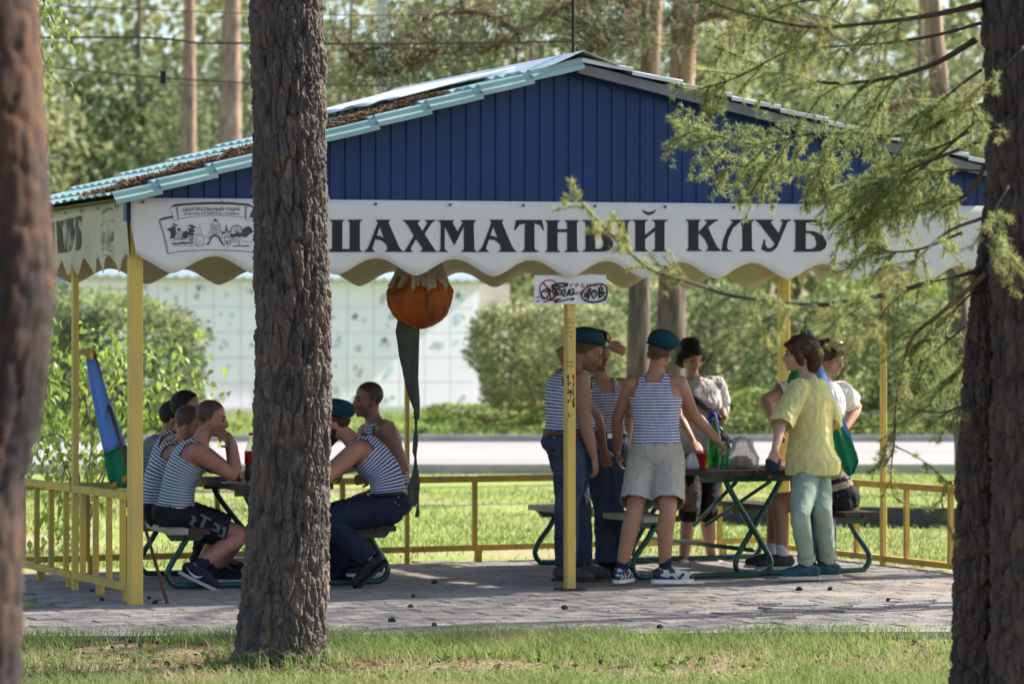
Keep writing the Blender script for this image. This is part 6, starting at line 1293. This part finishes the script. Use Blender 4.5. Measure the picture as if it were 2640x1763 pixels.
far_pine('slim orange pine with a long branch beyond the right roof slope', 1652, 41, 52, .25, 63, [[(1665, 40, 0), (1580, 90, -.3), (1500, 60, -.6), (1400, 30, -.8)], [(1660, 20, 0), (1560, -10, -.5), (1440, 20, -.9), (1340, 85, -1.2), (1240, 135, -1.5), (1130, 135, -1.8), (1010, 120, -2), (900, 140, -2.2)], [(1340, 85, -1.2), (1260, 40, -1.4), (1180, 30, -1.6), (1080, 50, -1.8)], [(1130, 135, -1.8), (1060, 175, -2), (960, 190, -2.1), (860, 90, -2.2)], [(1660, -60, 0), (1600, 60, -.5), (1560, 120, -.8), (1480, 150, -1)]])
far_pine('thicker flaky pine with drooping branches beyond the right roof slope', 1735, 43, 68, .25, 64, [[(1770, 60, 0), (1860, 40, -.4), (1960, 80, -.7), (2060, 150, -.9)], [(1770, 0, 0), (1900, 0, -.4), (2080, 60, -.8), (2200, 120, -1)], [(1760, 20, 0), (1700, 70, -.3), (1630, 110, -.5), (1560, 140, -.6)]])
far_pine('reddish leaning pine trunk seen beside the larch stems', 2462, 38, 48, -.5, 65, [[(2440, 300, 0), (2350, 260, -.4), (2250, 300, -.7)]])
o = TW2.build('pine_twig', M['larch_bare']); tag(o, 'thin bare twigs of the pines beyond the roof', kind='stuff')
# concrete pole and wires
t = thing('utility_pole', 'pale concrete utility pole beyond the roof', 'pole', (P(988, 1200, 92.6).x, 92.6, 0)); x = P(988, 1200, 92.6).x; mb = MB(); mb.prism([(-.18, -.15), (.18, -.15), (.17, .15), (-.17, .15)], (x, 92.6, -.05), Vector((1, 0, 0)), Vector((0, 1, 0)), UP, 14.5); mb.build('shaft', material('pale_concrete', (.50, .49, .48), .8, (.40, .39, .38), 3, 5, .2), t)
mb = MB(); mb.box((x, 92.6, 13.6), 1.2, .06, .06); mb.build('crossarm', M['steel'], t)
for i, (pts, rad, Yw, lab) in enumerate((([(60, 15), (300, 22), (650, 36), (990, 40), (1300, 34)], .005, 36, 'topmost thin wire crossing the trees'), ([(60, 98), (300, 97), (430, 101), (520, 112), (650, 112), (1000, 114), (1500, 108)], .013, 35, 'thick sagging cable crossing the left pines'), ([(60, 166), (268, 188), (421, 201), (652, 215), (1000, 222)], .008, 35.5, 'dark cable with a clamp on it'), ([(60, 210), (400, 222), (800, 216), (1050, 205)], .004, 37, 'lowest thin wire above the roof'), ([(830, 74), (1000, 72), (1300, 66)], .005, 40, 'thin wire right of the big trunk'))):
    mb = MB(); mb.tube(smooth_path([P(x, y, Yw) for x, y in pts], 6), rad, 6); o = mb.build('overhead_wire', material('cable', (.07, .06, .06), .7) if i != 1 else material('brown_cable', (.09, .06, .06), .7), base=P(*pts[0], Yw)); tag(o, lab, 'wire', 'overhead wires')
    if i == 2: mb = MB(); mb.box(P(421, 201, Yw), .03, .03, .07); mb.build('clamp', M['black'], o)
# white walled building with drawn-on panels
Yw = 87.0; BROT = math.radians(31); xm_ = P(724, 0, Yw).x; hw_ = (P(1233, 0, Yw).x - P(215, 0, Yw).x) / 2 / math.cos(BROT); x0 = xm_ - hw_; x1 = xm_ + hw_; zt = 3.66; M['whitewall'] = material('white_wall', (.74, .74, .89), .7, (.70, .70, .85), 1, 4); M['whitepanel'] = material('white_panel', (.80, .80, .95), .55, (.77, .78, .93), 3, 4)
bd = thing('pavilion_building', 'long white building with panelled wall covered in small drawings', 'building', ((x0 + x1) / 2, Yw, 0)); mb = MB(); mb.box(((x0 + x1) / 2, Yw + 2.5, zt / 2 - .02), (x1 - x0) / 2, 2.5, zt / 2); mb.build('wall', M['whitewall'], bd)
cols, rows = 15, 5; pw = (x1 - x0 - .3) / cols; ph = (zt - .25) / rows; MI = [material('drawing_grey', (.50, .48, .54), .7), material('drawing_blue', (.50, .62, .80), .7), material('drawing_brown', (.52, .43, .45), .7), material('drawing_dark', (.22, .20, .24), .7)]; rb = random.Random(9)
for i in range(cols):
    for j in range(rows):
        cx = x0 + .15 + pw * (i + .5); cz = .12 + ph * (j + .5); mb = MB(); mb.box((cx, Yw - .015, cz), pw / 2 - .010, .010, ph / 2 - .010); pnl = mb.build('panel', M['whitepanel'], bd)
        if rb.random() < .8:
            n = rb.randint(1, 3)
            for q in range(n):
                mb = MB(); ox = rb.uniform(-.2, .2); oz = rb.uniform(-.16, .16); a0 = rb.uniform(0, 6); rr_ = rb.uniform(.05, .15)
                put = lambda p, l: Vector((cx + ox + p[0], Yw - .029 - l, cz + oz + p[1])); flat(mb, [(rr_ * rb.uniform(.4, 1.1) * math.cos(a0 + a), rr_ * rb.uniform(.4, 1.2) * math.sin(a0 + a)) for a in np.linspace(0, 5.6, 9)], put); mb.build('drawing', MI[rb.choice((0, 0, 1, 1, 2, 2, 3))], pnl)
vs = []; nx = 240
for k in range(nx):
    x = x0 - .4 + (x1 - x0 + .8) * k / (nx - 1); w = .035 * math.cos(2 * math.pi * x / .33); vs += [Vector((x, Yw - .45, zt - .01 + w)), Vector((x, Yw + 5.3, zt + .85 + w))]
o = obj('roof', vs, [(2 * i, 2 * i + 2, 2 * i + 3, 2 * i + 1) for i in range(nx - 1)], material('pale_blue_roof', (.52, .62, .74), .4, (.46, .56, .70), 2), bd, True); q = o.modifiers.new('t', 'SOLIDIFY'); q.thickness = .02
mb = MB(); mb.box((x1 + 1.1, Yw + 3.2, 1.8), .98, 1.4, 1.8); o = mb.build('end_block', material('shaded_end_wall', (.50, .47, .43), .8, (.42, .40, .37), 2), bd); mb = MB(); mb.box((x0 - 1.8, Yw + 1.5, 1.75), 1.6, 1.4, 1.75); mb.build('end_block', M['concrete'], bd)  # right block: beige stands for the white building's own side in shade
bd.rotation_euler = (0, 0, BROT)
# hedges and bushes across the road
def bush(label, x0, x1, ytop, Y, n, mat, seed, depth=1.2, size=.11, group='trimmed bushes across the road', z0=.1, stemz=0.6):
    a = P(x0, ytop, Y); b = P(x1, ytop, Y); c = (a + b) / 2; h = a.z; t = thing('bush', label, 'bush', (c.x, Y, 0), group); r = np.random.default_rng(seed); rx = (b.x - a.x) / 2
    mb = MB()
    for k in range(6):
        e = Vector((c.x + r.uniform(-.7, .7) * rx, Y + r.uniform(-.4, .4), h * r.uniform(.4, .8))); mb.tube(smooth_path([Vector((c.x + r.uniform(-.15, .15), Y, -.05)), Vector((c.x, Y, h * .25)), e], 4), [.05 * (1 - .08 * i) for i in range(9)], 6)
    mb.build('stem', M['larch_bare'], t, True)
    # leaves crowd the rounded-box surface and thin out inside
    u = r.uniform(-1, 1, (n, 3)); m = np.max(np.abs(u), axis=1); u = u / m[:, None] * (1 - .5 * r.beta(1, 3, n))[:, None]; p4 = (np.abs(u) ** 4).sum(1) ** .25; u = u / np.maximum(p4, .01)[:, None] * m[:, None] ** .12 * (1 - .35 * r.beta(1, 3.5, n))[:, None]
    bumps = 1 + .24 * fbm(np.c_[u * 2.2], 3, seed) + .05 * (r.uniform(0, 1, n) < .04); q = np.c_[c.x + u[:, 0] * rx * bumps, Y + u[:, 1] * depth * bumps, (h + z0) / 2 + u[:, 2] * (h - z0) / 2 * bumps]; q = q[q[:, 2] > .02]
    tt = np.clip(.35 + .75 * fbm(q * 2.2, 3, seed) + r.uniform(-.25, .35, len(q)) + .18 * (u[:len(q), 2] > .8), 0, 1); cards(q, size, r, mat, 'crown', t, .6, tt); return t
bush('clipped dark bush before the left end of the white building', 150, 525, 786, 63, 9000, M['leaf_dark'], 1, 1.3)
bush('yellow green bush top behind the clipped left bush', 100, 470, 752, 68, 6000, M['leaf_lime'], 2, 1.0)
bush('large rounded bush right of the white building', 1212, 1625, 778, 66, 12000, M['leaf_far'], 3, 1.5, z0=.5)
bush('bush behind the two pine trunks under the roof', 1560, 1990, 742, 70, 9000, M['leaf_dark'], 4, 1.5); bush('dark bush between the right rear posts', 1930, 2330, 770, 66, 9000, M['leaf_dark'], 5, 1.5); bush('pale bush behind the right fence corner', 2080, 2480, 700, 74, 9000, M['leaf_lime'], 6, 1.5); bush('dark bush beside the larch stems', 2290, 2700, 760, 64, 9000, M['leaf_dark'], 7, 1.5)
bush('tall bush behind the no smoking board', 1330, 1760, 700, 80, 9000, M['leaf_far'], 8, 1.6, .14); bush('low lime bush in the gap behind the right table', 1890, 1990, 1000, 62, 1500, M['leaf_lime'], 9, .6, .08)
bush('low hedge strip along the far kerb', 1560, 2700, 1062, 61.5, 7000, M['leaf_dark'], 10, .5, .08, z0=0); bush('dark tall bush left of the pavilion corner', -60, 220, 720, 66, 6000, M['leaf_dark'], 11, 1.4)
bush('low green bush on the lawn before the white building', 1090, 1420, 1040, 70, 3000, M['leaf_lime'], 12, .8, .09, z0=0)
# ------------------------------------------------------------------ leafy shrub behind the left railing, leaf by leaf
M['leaf_near'] = material('shrub_leaf', (.22, .32, .065), .4, (.30, .40, .09), 6, trans=.5, spec=.4); M['leaf_near2'] = material('shrub_leaf_dark', (.13, .21, .05), .4, (.19, .28, .065), 6, trans=.45, spec=.4)
def leaf_mesh(L, W_, mat, fold=.25):
    v = [(0, 0, 0)]; f = []
    ws = [.55, 1, .85, .4]
    for i, w in enumerate(ws):
        x = L * (i + 1) / 5; v += [(x, w * W_ / 2, fold * w * W_ / 2 - .3 * x * x / L), (x, 0, -.3 * x * x / L), (x, -w * W_ / 2, fold * w * W_ / 2 - .3 * x * x / L)]
    v.append((L, 0, -.36 * L)); f = [(0, 2, 1), (0, 3, 2)]
    for i in range(3): a = 1 + 3 * i; f += [(a, a + 1, a + 4, a + 3), (a + 1, a + 2, a + 5, a + 4)]
    f += [(10, 11, 13), (11, 12, 13)]
    me = newmesh('leaf', v, f, True); me.materials.append(mat); return me
LM = [leaf_mesh(.075, .042, M['leaf_near']), leaf_mesh(.06, .036, M['leaf_near']), leaf_mesh(.07, .04, M['leaf_near2'])]
def leafy(name, label, base, stems, nleaf, seed, cap=300, spread=.16, size=1.0):
    rs = random.Random(seed); t = thing(name, label, 'shrub' if name == 'shrub' else 'branch', base); mb_all = MB(); L_ = []
    for st in stems:
        pts = smooth_path(st, 5); m = len(pts); mb = MB(); mb.tube(pts, [.011 * (1 - .8 * i / (m - 1)) + .0015 for i in range(m)], 6); mb.build('stem', material('grey_twig', (.16, .13, .11), .8), t, True)
        for k in range(nleaf // len(stems)):
            j = int((.15 + .85 * rs.random() ** .8) * (m - 1)); p = pts[min(j, m - 1)] + Vector((rs.gauss(0, spread), rs.gauss(0, spread), rs.gauss(-.02, spread * .8)))
            L_.append((p, Matrix.Rotation(rs.uniform(0, 6.28), 4, 'Z') @ Matrix.Rotation(rs.gauss(.75, .45), 4, 'Y') @ Matrix.Rotation(rs.gauss(0, .6), 4, 'X') @ Matrix.Scale(rs.uniform(.7, 1.2) * size, 4)))
    rs.shuffle(L_); b = Vector(base)
    for i, (p, R_) in enumerate(L_):
        if i < cap:
            o = bpy.data.objects.new('leaf', rs.choice(LM)); link(o, t); o.matrix_basis = Matrix.Translation(p - b) @ R_
        else:
            me = LM[i % 3]; mb_all.add([Matrix.Translation(p) @ R_ @ v.co for v in me.vertices], [tuple(q.vertices) for q in me.polygons])
    if mb_all.v: o = mb_all.build('leaf_mass', M['leaf_near'], t, True); o['kind'] = 'stuff'
    return t
YS = 27.2; sb = (P(210, 1400, YS).x, YS, 0)
def S_(l): return [Vector(sb)] + [P(x, y, YS + d) for x, y, d in l]
leafy('shrub', 'bright leafy shrub with arching twigs behind the left railing', sb, [S_([(180, 1250, 0), (130, 1080, -.1), (120, 950, 0), (150, 880, 0)]), S_([(230, 1200, .1), (260, 1050, 0), (330, 950, -.1), (420, 880, 0)]), S_([(280, 1200, 0), (380, 1040, .1), (470, 980, 0), (525, 1010, 0)]), S_([(200, 1200, -.2), (150, 1120, -.3), (90, 1150, -.3), (80, 1240, -.3)]), S_([(240, 1180, .2), (220, 1000, .3), (250, 900, .3), (330, 870, .3)]), S_([(250, 1250, -.1), (330, 1120, -.1), (440, 1060, 0), (490, 1120, 0)]), S_([(190, 1280, -.2), (170, 1200, -.2), (150, 1330, -.3), (160, 1400, -.3)])], 1300, 3, 300, .17, 1.25)
YT = 24.0; tb = tuple(P(60, -200, YT))
leafy('leafy_branch', 'bright green leaf sprays hanging at the top left beside the blurred trunk', tb, [[P(60, -200, YT), P(100, -40, YT), P(140, 60, YT), P(182, 112, YT)], [P(60, -200, YT), P(90, 60, YT), P(120, 170, YT), P(155, 222, YT)], [P(60, -200, YT), P(90, -60, YT), P(115, 10, YT), P(140, 35, YT)]], 150, 5, 120, .07, .9)
# ------------------------------------------------------------------ grass
M['grass'] = material('grass_blades', (.12, .19, .04), .55, tint=[(.42, .34, .21), (.34, .34, .15), (.21, .28, .085), (.17, .25, .07), (.28, .36, .115)], trans=.45)
def grass(name, label, pts, h, w, rng, tint, base=(0, 0, 0), lean=.45):
    n = len(pts); H_ = h * rng.uniform(.45, 1.3, n); a = rng.uniform(0, 6.28, n); sd = np.c_[np.cos(a), np.sin(a), np.zeros(n)] * (w / 2) * rng.uniform(.7, 1.3, n)[:, None]; ln = np.c_[rng.normal(0, lean, n), rng.normal(0, lean, n), np.ones(n)]
    p1 = pts + ln * np.array([.5, .5, 1]) * (H_ * .55)[:, None]; p2 = pts + ln * np.array([1.3, 1.3, .9]) * H_[:, None]
    V = np.stack([pts - sd, pts + sd, p1 + sd * .8, p1 - sd * .8, p2 + sd * .12, p2 - sd * .12], 1).reshape(-1, 3); b = np.arange(n)[:, None] * 6; F = np.concatenate([b + np.array([0, 1, 2, 3]), b + np.array([3, 2, 4, 5])])
    o = obj(name, V, F, M['grass'], attrs={'tint': np.repeat(tint, 6)}, base=base); tag(o, label, 'grass', kind='stuff'); return o
r = np.random.default_rng(51); n = 150000; X = r.uniform(-3.2, 3.3, n); Yg = r.uniform(14.8, 18.72, n); nz_ = fbm(np.c_[X * .9, Yg * .9, X * 0], 3, 13); dn = .30 + .75 * nz_ + .35 * np.clip((Yg - 18.0) / .5, 0, 1) * (X < 1.0) + .25 * np.clip((17 - Yg), 0, 1)
dn -= .5 * np.exp(-(((X + 1.0) / .75) ** 2 + ((Yg - 16.9) / .45) ** 2)); ok = r.uniform(0, 1, n) < np.clip(dn, .03, .9); ok &= Yg < 18.42 + .07 * (X + 3) + .0; X = X[ok]; Yg = Yg[ok]
Zg = -.02 + .028 * fbm(np.c_[X * 1.6, Yg * 1.6, X * 0], 4, 3); tn = np.clip(.55 + .75 * fbm(np.c_[X * 1.6, Yg * 1.6, X * 0], 3, 17) + r.normal(0, .2, len(X)), 0, 1)
grass('foreground_grass', 'sparse fresh grass blades on the dry front lawn', np.c_[X, Yg, Zg - .004], .085, .0048, r, tn)
n = 5200; X = r.uniform(-3.2, 3.3, n); Yg = 18.42 + .07 * (X + 3) + r.normal(0, .07, n); Zg = np.full(n, -.02); ok = fbm(np.c_[X * 2.2, X * 0, X * 0], 3, 29) + r.uniform(-.35, .35, n) > -.05; grass('edge_grass', 'taller grass tufts along the pavement edge', np.c_[X, Yg, Zg][ok], .10, .0045, r, np.clip(r.normal(.75, .15, n), 0, 1)[ok])
n = 420; a = r.uniform(-2.9, -.2, n); rad_ = r.uniform(.27, .44, n); X = base.x + np.cos(a) * rad_; Yg = base.y + np.sin(a) * rad_ * .8; Zg = np.full(n, -.02); grass('trunk_grass', 'long grass blades at the foot of the big pine trunk', np.c_[X, Yg, Zg], .13, .005, r, np.clip(r.normal(.65, .25, n), 0, 1))
n = 60000; Yg = 25 + 19 * r.uniform(0, 1, n) ** 1.2; X = (r.uniform(-.17, .17, n)) * Yg; ok = np.array([not (-3.6 < uv_of((x, y))[0] < 3.6 and uv_of((x, y))[1] < 3.3) and uv_of((x, y))[1] > -.3 for x, y in zip(X, Yg)]); ok &= fbm(np.c_[X * .35, Yg * .35, X * 0], 3, 31) + r.uniform(-.3, .3, n) > -.10; X = X[ok]; Yg = Yg[ok]
grass('lawn_grass', 'sunlit grass of the lawn behind the pavilion', np.c_[X, Yg, np.full(len(X), -.036)], .052, .012, r, np.clip(.62 + .7 * fbm(np.c_[X * .7, Yg * .5, X * 0], 3, 19) + r.normal(0, .14, len(X)), 0, 1))
n = 16000; Yg = r.uniform(60.2, 87, n); X = r.uniform(-.17, .17, n) * Yg; grass('verge_grass', 'bright grass verge beyond the road', np.c_[X, Yg, np.full(n, -.036)], .16, .03, r, np.clip(r.normal(.8, .15, n), 0, 1))
# dry needles and bits on the soil and pavement
n = 16000; X = r.uniform(-3.2, 3.3, n); Yg = r.uniform(14.8, 18.7, n); q = np.c_[X, Yg, -.012 + .028 * fbm(np.c_[X * 1.6, Yg * 1.6, X * 0], 4, 3)]; o = cards(q, .05, r, M['litter'], 'dry_needles', None, .10, flat=.9); tag(o, 'dry brown pine needles strewn over the front lawn', kind='stuff')
n = 5200; X = r.uniform(-3.6, 4, n); Yg = r.uniform(18.6, 25.5, n); ok = fbm(np.c_[X * .8, Yg * .8, X * 0], 3, 41) + r.uniform(-.3, .3, n) > .05; q = np.c_[X, Yg, np.full(n, .006)][ok]; o = cards(q, .035, r, M['litter'], 'pavement_litter', None, .16, flat=.95); tag(o, 'brown needles and crumbs scattered on the pavement', kind='stuff')
# pine cones, one by one
def cone_mesh(seed):
    rr_ = np.random.default_rng(seed); v, f = ellipsoid((0, 0, 0), (Vector((1, 0, 0)), Vector((0, 1, 0)), UP), (1, .72, .68), 12, 8); v = np.array([tuple(q) for q in v]); v *= (1 + .22 * np.sign(np.sin(np.arange(len(v)) * 2.4 + np.repeat(np.arange(9), 12) * 1.3)))[:, None]; return newmesh('pine_cone', v * .022, f, False)
M['cone'] = material('cone_brown', (.045, .030, .022), .9, (.07, .045, .03), 60); CM = []
for k in range(3):
    me = cone_mesh(k); me.materials.append(M['cone']); CM.append(me)
cone_px = [(1010, 1598), (765, 1688), (1702, 1615), (1250, 1652), (1065, 1535), (1058, 1562), (1120, 1500), (2060, 1518), (2140, 1517), (2290, 1545), (1456, 1566), (238, 1522), (262, 1545), (385, 1540), (400, 1552), (1330, 1655), (1705, 1665), (1745, 1650), (1665, 1645), (1515, 1660), (1580, 1665), (1640, 1690), (1560, 1676), (1480, 1690), (1430, 1722), (1810, 1702), (1735, 1702), (1695, 1712), (1955, 1698), (2145, 1668), (2165, 1680), (2000, 1655), (1390, 1640), (320, 1690), (130, 1702), (400, 1705), (430, 1710), (470, 1722), (835, 1740), (915, 1748), (940, 1640), (1120, 1610), (1280, 1720), (2210, 1660), (1880, 1650), (1905, 1668), (1600, 1720), (1550, 1705)]
for i, (x, y) in enumerate(cone_px):
    p = G(x, y, .01 if y < 1625 else -.005); o = bpy.data.objects.new('pine_cone', CM[i % 3]); link(o); o.location = p; o.rotation_euler = (random.uniform(-.3, .3), random.uniform(-.4, .4), random.uniform(0, 6)); k = random.uniform(.6, 1.1); o.scale = (k, k, k)
    tag(o, 'small dark pine cone lying on the pavement' if y < 1625 else 'small dark pine cone lying in the front grass', 'pine cone', 'pine cones on the pavement' if y < 1625 else 'pine cones in the front grass')
# pines right of the frame that shade the forecourt
tree('pine_tree', 'shade casting pine standing right of the pavilion outside the picture', 8.0, 26.0, 12, (2.6, 2.6, 2.6), 150, 40, .22, M['needle'], 'pines behind the pavilion', .18, 'bark_orange', 7.2, .12, 301, .32)
tree('pine_tree', 'second shade casting pine further right outside the picture', 6.6, 22.6, 10, (1.8, 1.8, 2.2), 90, 40, .22, M['needle'], 'pines behind the pavilion', .15, 'bark_orange', 5.6, .12, 302, .3)


# broad-leaved weeds and dark debris in the front lawn
WM = leaf_mesh(.055, .026, material('weed_leaf', (.15, .24, .05), .5, (.20, .30, .07), 8, trans=.4)); mbw = MB(); rw = random.Random(77)
for k in range(120):
    p = Vector((rw.uniform(-2.8, 2.9), rw.uniform(15.6, 18.5), -.015))
    for q in range(rw.randint(4, 8)):
        R_ = Matrix.Translation(p) @ Matrix.Rotation(rw.uniform(0, 6.28), 4, 'Z') @ Matrix.Rotation(rw.uniform(-1.1, -.2), 4, 'Y') @ Matrix.Scale(rw.uniform(.6, 1.3), 4)
        mbw.add([R_ @ v.co for v in WM.vertices], [tuple(f_.vertices) for f_ in WM.polygons])
o = mbw.build('weeds', WM.materials[0], None, True); tag(o, 'low broad leaved weeds in the front lawn', kind='stuff')
r = np.random.default_rng(91); n = 1500; X = r.uniform(-3, 3.2, n); Yg = r.uniform(15, 18.6, n); q = np.c_[X, Yg, .0 + .028 * fbm(np.c_[X * 1.6, Yg * 1.6, X * 0], 4, 3)]
o = cards(q, .03, r, M['cone'], 'bark_crumbs', None, .6, flat=.5); tag(o, 'dark bark crumbs and cone scales in the front lawn', kind='stuff')

n = 2600; a = r.uniform(0, 6.28, n); q_ = .24 + np.abs(r.normal(0, .22, n)); X = base.x + np.cos(a) * q_; Yg = base.y + np.sin(a) * q_; o = cards(np.c_[X, Yg, .012 - .05 * (q_ - .24)], .055, r, M['litter'], 'needle_mound', None, .10, flat=.8); tag(o, 'brown needle litter heaped round the big pine foot', kind='stuff')
